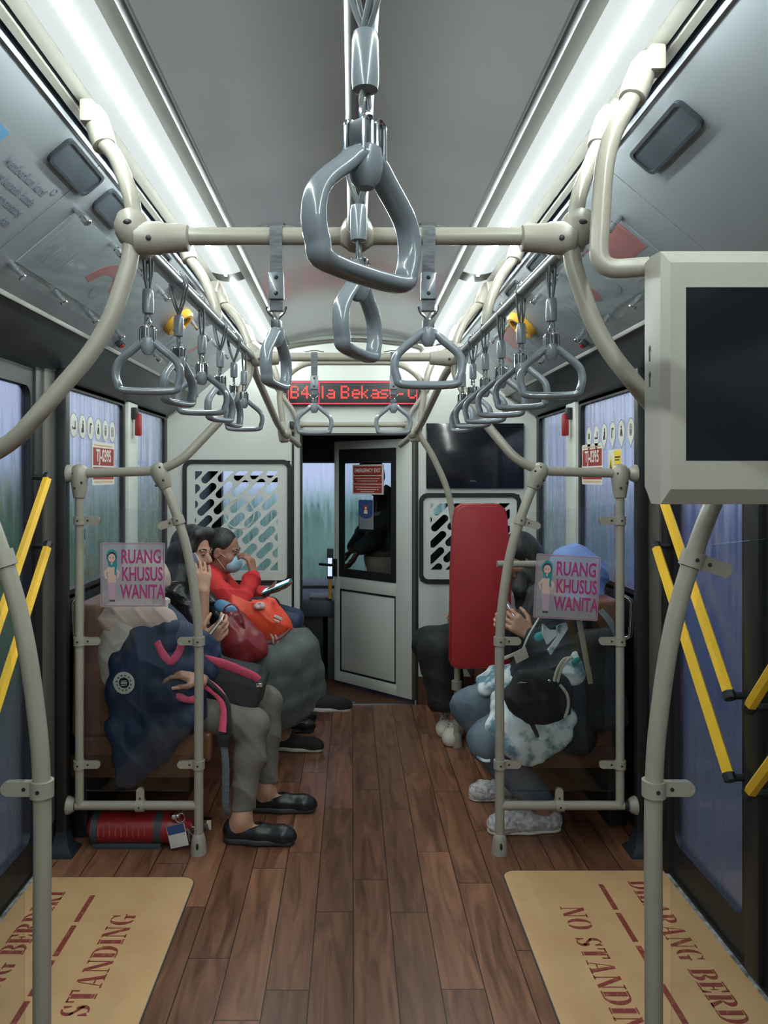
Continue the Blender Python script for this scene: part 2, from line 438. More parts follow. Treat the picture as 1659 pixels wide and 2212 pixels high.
# ------------------------------------------------------------------ the setting
YB, YF = -1.9, 4.79
struct('floor', MB().box((-1.2, YB, -0.06), (1.2, YF + 0.02, 0.0)), 'floor', 'brown wood plank floor of the bus')

def ceil_strip(x0, x1, z0, z1, y0, y1, n, th=0.012, arch=0.0):
    mb = MB(); vs = []; fs = []
    for k in range(n + 1):
        t = k / n; x = x0 + (x1 - x0) * t; z = z0 + (z1 - z0) * t + arch * (1 - (2 * t - 1) ** 2)
        for y in (y0, y1):
            vs += [(x, y, z), (x, y, z + th)]
    for k in range(n):
        a = k * 4; b = a + 4
        fs += [(a, b, b + 2, a + 2), (a + 1, a + 3, b + 3, b + 1), (a, a + 1, b + 1, b), (a + 2, b + 2, b + 3, a + 3)]
    fs += [(0, 2, 3, 1), (n * 4, n * 4 + 1, n * 4 + 3, n * 4 + 2)]
    return mb.add(vs, fs)

cm = ceil_strip(-0.40, 0.40, 2.255, 2.255, YB, 3.19, 16, arch=0.05)
cm2 = ceil_strip(-0.40, 0.40, 2.255, 2.255, 3.195, YF, 16, arch=0.05); cm.add(cm2.v, cm2.f)
struct('ceiling', cm, 'ceil', 'grey satin ceiling panel between the lamp strips')
struct('trim_1', ceil_strip(-0.42, 0.42, 2.272, 2.272, YB, YF, 16, arch=0.05), 'black', 'dark seam across the ceiling panel', 'ceiling')
tn = 2
for s, side in ((-1, 'left'), (1, 'right')):
    # bright metal bead and pale frame on each side of the lamp, then the dark slot and the sloped cove
    mb = MB().box((s * 0.392, YB, 2.242), (s * 0.412, YF, 2.262), 0.006)
    struct('trim_%d' % tn, mb, 'bead', 'bright metal bead beside the %s lamp strip' % side, 'trim'); tn += 1
    mb = ceil_strip(s * 0.41, s * 0.446, 2.25, 2.245, YB, YF, 2)
    mb2 = ceil_strip(s * 0.566, s * 0.592, 2.245, 2.232, YB, YF, 2); mb.add(mb2.v, mb2.f)
    mb3 = ceil_strip(s * 0.60, s * 0.612, 2.226, 2.218, YB, YF, 1); mb.add(mb3.v, mb3.f)
    struct('trim_%d' % tn, mb, 'trimw', 'pale frame around the %s lamp strip' % side, 'trim'); tn += 1
    mb = ceil_strip(s * 0.59, s * 0.66, 2.255, 2.235, YB, YF, 2)
    struct('trim_%d' % tn, mb, 'fascia', 'dark slot above the %s cove panel' % side, 'trim'); tn += 1
    mb = ceil_strip(s * 0.632, s * 0.965, 2.205, 1.925, YB, 1.93, 6); mb2 = ceil_strip(s * 0.632, s * 0.965, 2.205, 1.925, 1.934, 3.30, 6); mb3 = ceil_strip(s * 0.632, s * 0.965, 2.205, 1.925, 3.304, YF, 6)
    mb.add(mb2.v, mb2.f); mb.add(mb3.v, mb3.f)
    mb.box((s * 0.625, YB, 2.203), (s * 0.637, YF, 2.226), 0.003)
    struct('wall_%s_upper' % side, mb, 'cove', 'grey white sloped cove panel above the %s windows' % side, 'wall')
    # dark header between cove and windows
    mb = MB(); prof = [(0.955, 1.925), (0.975, 1.93), (1.0, 1.90), (1.06, 1.865), (1.12, 1.815), (1.16, 1.79), (1.20, 1.79), (1.20, 2.3), (0.98, 1.95)]
    mtx = frame((0, YB, 0), (s, 0, 0), (0, 0, 1))
    mb.prism(prof, (YF - YB) * (-1 if s > 0 else 1), mtx)
    struct('trim_%d' % tn, mb, 'fascia', 'dark sloped header above the %s windows' % side, 'trim'); tn += 1
    mb = MB().box((s * 0.955, YB, 1.917), (s * 0.966, YF, 1.934), 0.003)
    struct('trim_%d' % tn, mb, 'trimw', 'thin pale edge under the %s cove panel' % side, 'trim'); tn += 1
    # side wall below and between the windows
    mb = MB().box((s * 1.145, 2.95, 0), (s * 1.20, YF, 0.94)).box((s * 1.145, 2.95, 1.785), (s * 1.2, YF, 1.86))
    mb.box((s * 1.145, YB, 0), (s * 1.2, 1.40, 1.86))
    mb.box((s * 1.15, 4.735, 0.9), (s * 1.2, YF, 1.8))
    struct('wall_%s' % side, mb, 'dark', 'dark lower wall under the %s windows' % side, 'wall')
    mb = MB().box((s * 1.128, 3.885, 0.45), (s * 1.19, 4.055, 1.80), 0.006)
    struct('trim_%d' % tn, mb, 'white', 'white post between the %s windows' % side, 'trim'); tn += 1
    mb = MB().box((s * 1.125, 2.985, 0.25), (s * 1.19, 3.02, 1.80), 0.004)
    struct('trim_%d' % tn, mb, 'white', 'narrow white strip at the near edge of the %s window' % side, 'trim'); tn += 1
    mb = MB().box((s * 1.118, 2.80, 0.12), (s * 1.19, 2.925, 1.86), 0.012)
    struct('trim_%d' % tn, mb, 'trimw', 'beige door post on the %s side' % side, 'trim'); tn += 1
    mb = MB().box((s * 1.125, 2.74, 0.0), (s * 1.19, 2.80, 1.86), 0.008).box((s * 1.13, 2.92, 0.0), (s * 1.19, 2.99, 1.86), 0.008)
    struct('trim_%d' % tn, mb, 'black', 'black rubber door jamb on the %s side' % side, 'trim'); tn += 1
    # free-standing black stanchion with flared foot
    t = thing('door_post', 'black square door post with flared metal foot, beside the %s folding door' % side, 'post', (s * 1.092, 2.905, 0))
    ob('post', MB().box((s * 1.072, 2.885, 0.04), (s * 1.112, 2.925, 1.83), 0.006), 'black', t)
    ob('foot', MB().lathe([(0.075, 0.0), (0.074, 0.008), (0.045, 0.03), (0.03, 0.075), (0.026, 0.10)], (s * 1.092, 2.905, 0), seg=4), 'dark', t)
    # window panes with rubber frames
    for k, (y0, y1) in enumerate(((3.02, 3.885), (4.055, 4.74))):
        n = (1 if s < 0 else 3) + k
        mtx = frame((s * 1.16, 0, 0), (0, 1, 0), (0, 0, 1))
        fr = MB().ringprism(rrect(y0, 0.925, y1, 1.80, 0.03), rrect(y0 + 0.035, 0.96, y1 - 0.035, 1.775, 0.03), 0.03, mtx=Matrix.Translation((-0.015 if s > 0 else -0.015, 0, 0)) @ mtx)
        w = struct('window_%d' % n, fr, 'black', 'rain-streaked %s window with black rubber frame, %s' % (side, ('near pane', 'far pane')[k]), 'window', origin=(s * 1.16, (y0 + y1) / 2, 0.94))
        ob('pane', MB().prism(rrect(y0 + 0.02, 0.945, y1 - 0.02, 1.79, 0.03), 0.005, mtx), 'glass', w)
    # ceiling lamp
    t = thing('ceiling_light', 'long white LED light strip on the %s side of the ceiling' % side, 'light', (s * 0.505, 1.5, 2.25), 'the two lamp strips')
    df = MB()
    for y0, y1 in ((YB, 1.155), (1.158, 3.10), (3.22, 4.72)):
        d1 = ceil_strip(s * 0.446, s * 0.566, 2.250, 2.246, y0, y1, 8, 0.004, arch=-0.012); df.add(d1.v, d1.f)
    ob('diffuser', df, 'diff', t)
    for y0, y1 in ((3.10, 3.22), (4.72, YF)):
        ob('joint_cover', ceil_strip(s * 0.446, s * 0.566, 2.250, 2.246, y0, y1, 8, 0.01, arch=-0.012), 'trimw', t)
    for y, ye in ((YB + .05, 3.08), (3.24, 4.70)):
        ld = MB()
        while y < ye:
            ld.box((s * 0.500, y, 2.2245), (s * 0.510, y + 0.012, 2.2345)); y += 0.03
        ob('led_row', ld, 'leddash', t)

struct('wall_back', MB().box((-1.2, YB - 0.05, -0.06), (1.2, YB, 2.4)), 'white', 'rear end of the bus interior')

# front partition, cut around the doorway and the two grille windows
DX0, DX1, DZ = -0.317, 0.389, 1.685
OPEN = [(DX0, DX1, -1, DZ), (-1.045, -0.385, 0.76, 1.52), (0.428, 1.045, 0.765, 1.31)]
xs = sorted({-1.2, 1.2, *[o[0] for o in OPEN], *[o[1] for o in OPEN]}); mb = MB()
for i in range(len(xs) - 1):
    xm = (xs[i] + xs[i + 1]) / 2
    z = 0.0
    hole = [o for o in OPEN if o[0] < xm < o[1]]
    if hole:
        h = hole[0]
        if h[2] > 0: mb.box((xs[i], YF, 0), (xs[i + 1], YF + 0.04, h[2]))
        mb.box((xs[i], YF, h[3]), (xs[i + 1], YF + 0.04, 2.42))
    else:
        mb.box((xs[i], YF, 0), (xs[i + 1], YF + 0.04, 2.42))
struct('wall_front', mb, 'white', 'white partition wall behind the driver cab')
mb = MB().box((-0.374, YF - 0.006, 0.0), (-0.360, YF + 0.01, 1.70)).box((0.400, YF - 0.006, 0.0), (0.414, YF + 0.01, 1.66))
mb.box((-0.322, YF - 0.008, 0.0), (-0.308, YF + 0.02, 1.69)).box((0.378, YF - 0.008, 0.0), (0.392, YF + 0.02, 1.69)).box((-0.32, YF - 0.008, 1.678), (0.39, YF + 0.02, 1.692))
mb.box((-0.33, YF - 0.004, 1.752), (0.40, YF + 0.01, 1.760))
struct('trim_%d' % tn, mb, 'black', 'black rubber seals around the cab doorway', 'trim'); tn += 1
struct('baseboard_front', MB().box((0.414, YF - 0.012, 0), (1.14, YF + 0.005, 0.175)).box((-1.14, YF - 0.012, 0), (-0.374, YF + 0.005, 0.175)), 'wood_sk', 'wood skirting at the foot of the front partition')
mb = MB().box((-0.31, YF - 0.01, -0.01), (0.385, YF + 0.012, 0.006), 0.002).box((-0.12, YF + 0.03, -0.01), (0.02, YF + 0.05, 0.005), 0.002)
struct('trim_%d' % tn, mb, 'steel', 'metal threshold strip under the cab door', 'trim'); tn += 1
mb = MB()
mb.tube(smooth_path([(-0.42, YF - 0.02, 2.20), (-0.36, YF - 0.02, 2.235), (0, YF - 0.02, 2.27), (0.38, YF - 0.02, 2.235), (0.44, YF - 0.02, 2.20)], 6), 0.012, 8)
struct('trim_%d' % tn, mb, 'trimw', 'rounded cornice where ceiling meets the partition', 'trim'); tn += 1
# seam line of pale grime along floor edges
for s, side in ((-1, 'left'), (1, 'right')):
    mb = MB().box((s * 1.118, 1.4, -0.01), (s * 1.132, 2.74, 0.006), 0.002)
    struct('baseboard_%s' % side, mb, 'grime', 'pale dirty sealing seam along the %s door sill' % side)
    mb = MB().box((s * 1.13, 1.40, -0.03), (s * 1.19, 2.76, 0.012))
    struct('trim_%d' % tn, mb, 'black', 'black sill under the %s folding door' % side, 'trim'); tn += 1

def grille(name, label, x0, z0, x1, z1, gx0, gz0, gx1, gz1, ring):
    t = thing(name, label, 'window grille', ((x0 + x1) / 2, YF, z0))
    mtx = frame((0, YF + 0.008, 0), (1, 0, 0), (0, 0, 1))    # local z points to the camera
    ob('gasket', MB().ringprism(rrect(x0, z0, x1, z1, 0.055, 8), rrect(x0 + 0.026, z0 + 0.026, x1 - 0.026, z1 - 0.026, 0.035, 8), 0.022, mtx), 'black', t)
    # slotted plate: boolean of clipped pill cutters
    plate = MB().prism(rrect(x0 + 0.022, z0 + 0.022, x1 - 0.022, z1 - 0.022, 0.036, 8), 0.012, mtx)
    cut = MB(); a = PI / 4.1; ux, uz = math.cos(a), math.sin(a); L, w, pit, gap = 0.132, 0.047, 0.064, 0.026
    cxm, czm = (gx0 + gx1) / 2, (gz0 + gz1) / 2
    def clip(poly):
        for ax, sgn, lim in ((0, 1, gx0), (0, -1, -gx1), (1, 1, gz0), (1, -1, -gz1)):
            o = []
            for i in range(len(poly)):
                p, q = poly[i], poly[(i + 1) % len(poly)]
                dp, dq = sgn * p[ax] - lim, sgn * q[ax] - lim
                if dp >= 0: o.append(p)
                if (dp >= 0) != (dq >= 0):
                    k = dp / (dp - dq); o.append((p[0] + (q[0] - p[0]) * k, p[1] + (q[1] - p[1]) * k))
            poly = o
            if not poly: return []
        return poly
    for r in range(-14, 15):
        for c in range(-8, 9):
            off = (r % 2) * 0.5 * (L + gap)
            cu, cv = c * (L + gap) + off, r * pit
            pts = []
            for k in range(9):
                q = -PI / 2 + PI * k / 8; pts.append((cu + L / 2 - w / 2 + math.cos(q) * w / 2, cv + math.sin(q) * w / 2))
            for k in range(9):
                q = PI / 2 + PI * k / 8; pts.append((cu - L / 2 + w / 2 + math.cos(q) * w / 2, cv + math.sin(q) * w / 2))
            poly = clip([(cxm + u * ux - v * uz, czm + u * uz + v * ux) for u, v in pts])
            if len(poly) < 3: continue
            ar = abs(sum(poly[i][0] * poly[(i + 1) % len(poly)][1] - poly[(i + 1) % len(poly)][0] * poly[i][1] for i in range(len(poly)))) / 2
            if ar < 1.2e-4: continue
            cut.prism(poly, 0.06, Matrix.Translation((0, 0.02, 0)) @ mtx)
    po = ob('slotted_plate', plate, 'white', t)
    co = link_mesh('cutter', cut.v, cut.f, M['white'], t)
    md = po.modifiers.new('cut', 'BOOLEAN'); md.operation = 'DIFFERENCE'; md.object = co; md.solver = 'EXACT'
    dg = bpy.context.evaluated_depsgraph_get(); me = bpy.data.meshes.new_from_object(po.evaluated_get(dg)); po.modifiers.clear(); po.data = me
    bpy.data.objects.remove(co)
    me.polygons.foreach_set('use_smooth', [False] * len(me.polygons))
    cx, cz, cr = ring
    ob('emblem_ring', MB().ringprism(circ(cx, cz, cr, 40), circ(cx, cz, cr - 0.006, 40), 0.003, Matrix.Translation((0, -0.012, 0)) @ mtx), 'white', t)
    return t
grille('window_grille', 'large white slotted window grille in black gasket left of the cab door', -1.053, 0.75, -0.375, 1.527, -0.978, 0.835, -0.462, 1.455, (-0.70, 1.19, 0.095))
grille('window_grille', 'smaller white slotted window grille partly hidden by the red board', 0.418, 0.756, 1.053, 1.319, 0.49, 0.84, 0.985, 1.255, (0.73, 1.04, 0.09))

# cab door, swung open into the cab
dt = thing('door_1', 'white cab door standing ajar, with tall glass and grey lower panel', 'door', (-0.12, 5.26, 0), kind='structure')
D = frame((-0.12, 5.26, 0), (0.722, -0.692, 0), (0, 0, 1)); DW = 0.682
mb = MB()
for a, b, c, d in ((0, 0.03, 0.052, 1.66), (0.55, 0.03, DW, 1.66), (0.05, 1.60, 0.56, 1.66), (0.05, 0.66, 0.56, 0.75), (0.05, 0.03, 0.56, 0.10)):
    mb.box((a, b, -0.035), (c, d, 0.0), 0.003, D)
ob('door_frame', mb, 'white', dt)
ob('lower_panel', MB().box((0.062, 0.112, -0.03), (0.538, 0.648, -0.006), 0.002, D), 'white', dt)
ob('panel_seal', MB().ringprism(rrect(0.05, 0.10, 0.552, 0.66, 0.004, 1), rrect(0.062, 0.112, 0.54, 0.648, 0.004, 1), 0.004, Matrix(D) @ Matrix.Translation((0, 0, -0.006))), 'black', dt)
ob('glazing_frame', MB().ringprism(rrect(0.048, 0.745, 0.556, 1.605, 0.006, 2), rrect(0.095, 0.80, 0.515, 1.51, 0.004, 2), 0.012, Matrix(D) @ Matrix.Translation((0, 0, -0.008))), 'black', dt)
ob('pane', MB().box((0.09, 0.79, -0.016), (0.52, 1.52, -0.012), 0, D), 'clear', dt)
h = MB().box((0.0, 0.74, -0.002), (0.03, 0.86, 0.014), 0.005, D)
h.tube([D @ V(0.015, 0.82, 0.01), D @ V(0.015, 0.82, 0.05), D @ V(-0.09, 0.82, 0.055)], 0.009, 10)
ob('handle', h, 'black', dt)
ob('hinge_strip', MB().box((DW, 0.03, -0.035), (DW + 0.02, 1.66, -0.002), 0.003, D), 'trimw', dt)

t = thing('notice', 'small red and white EMERGENCY EXIT notice on the cab door glass', 'sign', D @ V(0.31, 1.30, 0.004))
ob('notice_board', MB().box((0.175, 1.304, -0.006), (0.447, 1.50, 0.003), 0.001, D), 'printw', t)
rb = MB()
for z0, z1 in ((1.43, 1.49), (1.375, 1.425), (1.314, 1.37)): rb.box((0.185, z0, 0.003), (0.437, z1, 0.0036), 0, D)
ob('red_field', rb, 'darkred', t)
tx = MB(); tx.add(*text_mesh('EMERGENCY EXIT', 0.036, 0.001, 0.0006, 0.80), D @ Matrix.Translation((0.311, 1.460, 0.0034)))
ob('lettering', tx, 'printw', t)
tx = MB()
for z, a, b in ((1.408, .20, .42), (1.392, .22, .40), (1.352, .20, .42), (1.337, .21, .41), (1.323, .25, .37)):
    x = a
    while x < b:
        q = random.uniform(0.008, 0.02); tx.box((x, z - 0.0025, 0.0036), (x + q, z + 0.0025, 0.0042), 0, D); x += q + 0.004
ob('small_print', tx, 'printw', t)
t = thing('notice', 'blue and white driver card hung on the cab door glass', 'sign', D @ V(0.294, 1.06, 0.004))
ob('card', MB().box((0.236, 1.075, -0.006), (0.358, 1.268, 0.003), 0.001, D), 'poster', t)
ob('backing', MB().box((0.222, 1.06, -0.008), (0.345, 1.262, -0.0065), 0.0, D), 'black', t)
pl = [(0.236, 1.268), (0.236, 1.18)] + [(0.297 - 0.061 * math.cos(PI * k / 12), 1.18 - 0.035 * math.sin(PI * k / 12)) for k in range(1, 12)] + [(0.358, 1.18), (0.358, 1.268)]
ob('blue_field', MB().prism(pl, 0.001, Matrix(D) @ Matrix.Translation((0, 0, 0.003))), 'navyp', t)
ob('portrait_field', MB().box((0.277, 1.178, 0.0041), (0.317, 1.232, 0.0046), 0, D), 'darkred', t)
ob('portrait', MB().prism(circ(0.297, 1.215, 0.0085, 14), 0.0006, Matrix(D) @ Matrix.Translation((0, 0, 0.0048))).prism([(0.28, 1.178), (0.314, 1.178), (0.309, 1.20), (0.297, 1.206), (0.285, 1.20)], 0.0006, Matrix(D) @ Matrix.Translation((0, 0, 0.0048))), 'printw', t)
lp = MB()
for z in (1.14, 1.13, 1.115, 1.10, 1.09): lp.box((0.28, z - 0.002, 0.003), (0.28 + random.uniform(0.02, 0.035), z + 0.002, 0.0036), 0, D)
ob('small_print', lp, 'text', t)

# ------------------------------------------------------------------ driver's cab beyond the partition
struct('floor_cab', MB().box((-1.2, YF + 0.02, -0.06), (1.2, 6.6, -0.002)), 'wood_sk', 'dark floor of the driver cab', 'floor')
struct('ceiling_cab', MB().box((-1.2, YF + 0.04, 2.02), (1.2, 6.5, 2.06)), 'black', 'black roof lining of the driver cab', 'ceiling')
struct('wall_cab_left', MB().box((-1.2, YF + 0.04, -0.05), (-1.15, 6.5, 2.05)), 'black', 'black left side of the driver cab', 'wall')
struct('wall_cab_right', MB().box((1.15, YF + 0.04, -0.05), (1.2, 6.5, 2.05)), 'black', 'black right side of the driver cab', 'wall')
ws = struct('window_5', MB().box((-1.15, 6.36, 1.535), (1.15, 6.46, 2.03)).box((-1.15, 6.36, 0.0), (1.15, 6.46, 0.50)).box((-1.16, 6.36, 0.4), (-1.08, 6.46, 1.6)).box((1.08, 6.36, 0.4), (1.16, 6.46, 1.6)).box((-0.98, 6.30, 1.375), (-0.47, 6.36, 1.43)), 'black', 'windscreen of the bus seen through the cab', 'window', origin=(0, 6.4, 0.5))
ob('windscreen', MB().box((-1.1, 6.40, 0.48), (1.1, 6.405, 1.56)), 'glass', ws)
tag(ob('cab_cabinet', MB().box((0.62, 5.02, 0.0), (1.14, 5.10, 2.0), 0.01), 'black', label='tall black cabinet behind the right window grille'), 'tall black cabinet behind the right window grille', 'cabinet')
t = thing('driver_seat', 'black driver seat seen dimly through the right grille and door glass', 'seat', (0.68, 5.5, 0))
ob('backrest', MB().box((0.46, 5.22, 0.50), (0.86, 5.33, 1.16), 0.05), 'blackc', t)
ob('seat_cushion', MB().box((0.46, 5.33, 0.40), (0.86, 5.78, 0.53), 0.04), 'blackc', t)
ob('pedestal', MB().cyl((0.66, 5.55, 0), (0.66, 5.55, 0.41), 0.08), 'black', t)
t = thing('dashboard', 'dark grey cab console beside the half open door', 'dashboard', (-0.5, 5.6, 0))
ob('console_top', MB().box((-0.75, 5.35, 0.44), (-0.10, 5.95, 0.56), 0.03), 'dash', t)
ob('console_body', MB().box((-0.70, 5.45, 0.0), (-0.20, 5.92, 0.45), 0.02), 'black', t)
ob('console_leg', MB().box((-0.17, 5.37, 0.0), (-0.11, 5.45, 0.45), 0.01), 'dash', t)
ob('tray', MB().box((-0.30, 5.40, 0.555), (-0.14, 5.62, 0.575), 0.006), 'trimw', t)
ob('sill', MB().box((-1.05, 5.95, 0.50), (1.05, 6.36, 0.58), 0.02), 'trimw', t)
t = thing('phone_mount', 'black phone with lit screen on an amber mount by the cab door edge', 'phone', (-0.15, 5.30, 0.57))
ob('phone_body', MB().box((-0.172, 5.30, 0.715), (-0.128, 5.312, 0.925), 0.006), 'black', t)
ob('phone_screen', MB().box((-0.166, 5.297, 0.735), (-0.136, 5.3005, 0.86), 0.0), 'glow', t)
ob('stalk', MB().box((-0.162, 5.312, 0.60), (-0.138, 5.335, 0.73), 0.005).box((-0.162, 5.316, 0.575), (-0.138, 5.42, 0.605), 0.004), 'amber', t)

# ------------------------------------------------------------------ outside
struct('ground', MB().box((-30, -10, -0.5), (30, 40, -0.42)), 'asphalt', 'wet grey road and verge outside', 'ground')
def hedge(name, label, lo, hi, mm='hedge'):
    rnd = random.Random(3); bm = bmesh.new()
    bmesh.ops.create_cube(bm, size=1); bmesh.ops.subdivide_edges(bm, edges=bm.edges[:], cuts=14, use_grid_fill=True)
    for v in bm.verts:
        q = Vector([(a + b) / 2 + c * (b - a) for a, b, c in zip(lo, hi, v.co)])
        v.co = q + Vector([rnd.uniform(-.12, .12) for _ in range(3)])
    return tag(ob(name, MB().frombm(bm), mm, origin=((lo[0] + hi[0]) / 2, (lo[1] + hi[1]) / 2, lo[2])), label, 'hedge')
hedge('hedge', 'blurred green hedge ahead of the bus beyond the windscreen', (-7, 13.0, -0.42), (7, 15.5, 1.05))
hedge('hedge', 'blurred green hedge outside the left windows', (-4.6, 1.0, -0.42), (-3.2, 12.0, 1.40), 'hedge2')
mb = MB().box((3.0, -1, -0.42), (3.06, 9, 1.30))
for k in range(6): mb.box((2.97, -1 + k * 1.9, -0.42), (3.0, -0.9 + k * 1.9, 1.34))
tag(ob('hoarding', mb, 'hoard'), 'blue roadside hoarding outside the right windows and door', 'hoarding')

# ------------------------------------------------------------------ passenger doors
for s, side, n in ((-1, 'left', 2), (1, 'right', 3)):
    xx = s * 1.155
    mtx = frame((xx - 0.015, 0, 0), (0, 1, 0), (0, 0, 1))
    t = thing('door_%d' % n, 'glazed %s folding passenger door with yellow grab rails' % side, 'door', (xx, 2.2, 0), kind='structure')
    for y0, y1, nm in ((2.16, 2.745, 'leaf_frame'), (1.42, 2.14, 'leaf_frame')):
        g0, g1 = (2.245, 2.715) if y0 > 2.15 else (1.49, 2.05)
        ob(nm, MB().ringprism(rrect(y0, 0.012, y1, 1.86, 0.01), rrect(g0, 0.13, g1, 1.74, 0.04), 0.035, mtx), 'black', t)
        ob('pane', MB().prism(rrect(g0 - 0.01, 0.12, g1 + 0.01, 1.75, 0.04), 0.005, Matrix.Translation((0.012, 0, 0)) @ mtx), 'glassd', t)
    ob('centre_seal', MB().box((s * 1.12, 2.12, 0.015), (s * 1.16, 2.20, 1.86), 0.012), 'black', t)
    for ya, za, yb, zb in ((2.735, 1.41, 2.215, 0.80), (2.735, 1.165, 2.215, 0.565), (2.09, 0.80, 1.55, 1.41), (2.09, 0.565, 1.55, 1.165)):
        A, B = V(s * 1.085, ya, za), V(s * 1.085, yb, zb); dr = (B - A).normalized()
        r = ob('grab_rail', MB().tube([A, B], 0.017, 6), 'yellow', t)
        e = MB().cyl(A - dr * 0.022, A, 0.018, seg=8).cyl(B, B + dr * 0.022, 0.018, seg=8)
        e.cyl(A - dr * 0.012, A - dr * 0.012 + V(s * 0.05, 0, 0), 0.011, seg=8).cyl(B + dr * 0.012, B + dr * 0.012 + V(s * 0.05, 0, 0), 0.011, seg=8)
        ob('rail_end', e, 'black', r)
# ------------------------------------------------------------------ hand rails
R0 = 0.0175
def holes(c, pts, r=0.0045):
    mb = MB()
    for p in pts: mb.ball(p, r, seg=8)
    return mb

def clamp(t, p, ax, out, L=0.08, r=R0):
    """collar round a post at p (axis ax) with a flat rounded tongue reaching along out"""
    ax = Vector(ax).normalized(); out = Vector(out).normalized(); n = ax.cross(out)
    mb = MB().tube([p - ax * 0.016, p + ax * 0.016], r + 0.0055, 20)
    m = frame(p, out, ax)
    mb.prism(rrect(r * 0.4, -0.0145, L, 0.0145, 0.0143, 6), 0.014, m @ Matrix.Translation((0, 0, -0.007)))
    o = ob('glass_clamp', mb, 'rail', t)
    sg = 1 if (m.to_3x3() @ V(0, 0, 1)).y < 0 else -1
    for u in (0.0, L * 0.42):
        ob('clamp_screw', MB().cyl(m @ V(u, 0, sg * (0.0072 if u else r + 0.0052)), m @ V(u, 0, sg * (0.0086 if u else r + 0.0068)), 0.004, seg=10), 'hole', o)

def rail_frame(s, y, base, yj, xj, zj, side, where, cx=-0.008):
    X = lambda v: s * v + cx
    t = thing('handrail_frame', 'beige tubular handrail frame with clear panel, %s' % where, 'handrail', (X(base), y, 0), 'handrail frames beside the seats')
    ip = smooth_path([(X(base), y, 0.04), (X(base), y, 0.45), (X(base), y, 0.79), (X(base + .014), y, 0.97), (X(base + .043), y, 1.14), (X(base + .092), y, 1.30), (X(base + .15), y, 1.44)], 7)
    ob('inner_post', MB().tube(ip, R0, 18), 'rail', t)
    ob('outer_post', MB().tube([(X(1.02), y, 0.18), (X(1.02), y, 1.44)], R0 * 0.92, 18), 'rail', t)
    ob('bottom_bar', MB().tube([(X(base), y, 0.18), (X(1.05), y, 0.18)], R0 * 0.95, 16), 'rail', t)
    tp = fillet([(X(1.05), y, 1.432), (X(base + .15), y, 1.442), (X(base + .06), y, 1.485), (X(xj + .05), (y * .4 + yj * .6), 1.70), (X(xj), yj, zj - 0.07), (X(xj), yj, zj)], [0, .05, .14, .2, .10, 0], 8)
    ob('top_rail', MB().tube(tp, R0, 18), 'rail', t)
    for z in (0.18, 1.432):
        fl = MB().lathe([(0.034, 0), (0.034, 0.005), (0.029, 0.018), (0.0205, 0.028)], (X(1.0725 + s * .008), y, z), (-s, 0, 0))
        fo = ob('wall_flange', fl, 'rail2', t)
        ob('flange_seal', MB().cyl((X(1.034), y, z), (X(1.048), y, z), 0.0195), 'black', fo)
    # T joints
    jo = ob('rail_joint', MB().lathe([(0.020, -0.10), (0.0225, -0.098), (0.031, -0.045), (0.033, -0.02), (0.031, 0.008), (0.022, 0.022), (0.008, 0.028)], (X(1.02), y, 1.44)), 'rail2', t)
    ax = (ip[-1] - ip[-4]).normalized()
    ji = ob('rail_joint', MB().lathe([(0.020, -0.07), (0.0225, -0.068), (0.031, -0.03), (0.033, -0.005), (0.030, 0.016), (0.018, 0.03), (0.006, 0.034)], ip[-1], ax), 'rail2', t)
    for c, jj in ((V(X(1.02), y, 1.42), jo), (ip[-1] - ax * 0.012, ji)):
        hs = MB()
        for du, dz in ((-0.016, 0.012), (0.017, -0.022), (-0.008, -0.042), (0.004, 0.026)):
            hs.ball((c.x + du, c.y - math.sqrt(max(1e-6, (.033 - max(0, dz) * .2) ** 2 - du * du)) + .0015, c.z + dz), 0.0048, seg=8)
        ob('joint_screw', hs, 'hole', jj)
    ob('foot_cap', MB().lathe([(0.031, 0), (0.0305, 0.015), (0.026, 0.055), (0.021, 0.072), (0.018, 0.075)], (X(base), y, 0)), 'rail2', t)
    ob('foot_slot', MB().ball((X(base), y - 0.0275, 0.036), (0.0055, 0.004, 0.014), seg=10), 'hole', t)
    # clear sheet
    out = [(1.0, 0.235), (base + .035, 0.235), (base + .035, 0.84), (base + .05, 0.90), (base + .065, 1.08), (base + .115, 1.285), (1.0, 1.315)]
    ob('clear_panel', MB().prism([(X(a), b) for a, b in out], 0.006, frame((0, y + 0.003, 0), (1, 0, 0), (0, 0, 1))), 'clear', t, label='clear acrylic sheet')
    for z in (1.255, 0.80, 0.335): clamp(t, V(X(1.02), y, z), (0, 0, 1), (-s, 0, 0), r=R0 * .92)
    for z in (0.80, 0.335 if y > 2 else 0.30): clamp(t, V(X(base), y, z), (0, 0, 1), (s, 0, 0))
    k = min(range(len(ip)), key=lambda i: abs(ip[i].z - 1.265)); a2 = (ip[k + 1] - ip[k - 1]).normalized()
    clamp(t, ip[k], a2, V(s * a2.z, 0, -abs(a2.x)))
    clamp(t, V(X(0.79), y, 0.18), (1, 0, 0), (0, 0, 1), 0.068)
    return t
YN, YX = 1.55, 3.05
rail_frame(-1, 2.90, 0.570, YX, 0.398, 1.90, 'left', 'beside the left bench')
rail_frame(1, 2.90, 0.566, YX, 0.418, 1.90, 'right', 'beside the right bench')
rail_frame(-1, 1.53, 0.609, YN, 0.437, 1.93, 'left', 'cut by the left photo edge')
rail_frame(1, 1.53, 0.609, YN, 0.450, 1.93, 'right', 'right under the wall monitor')

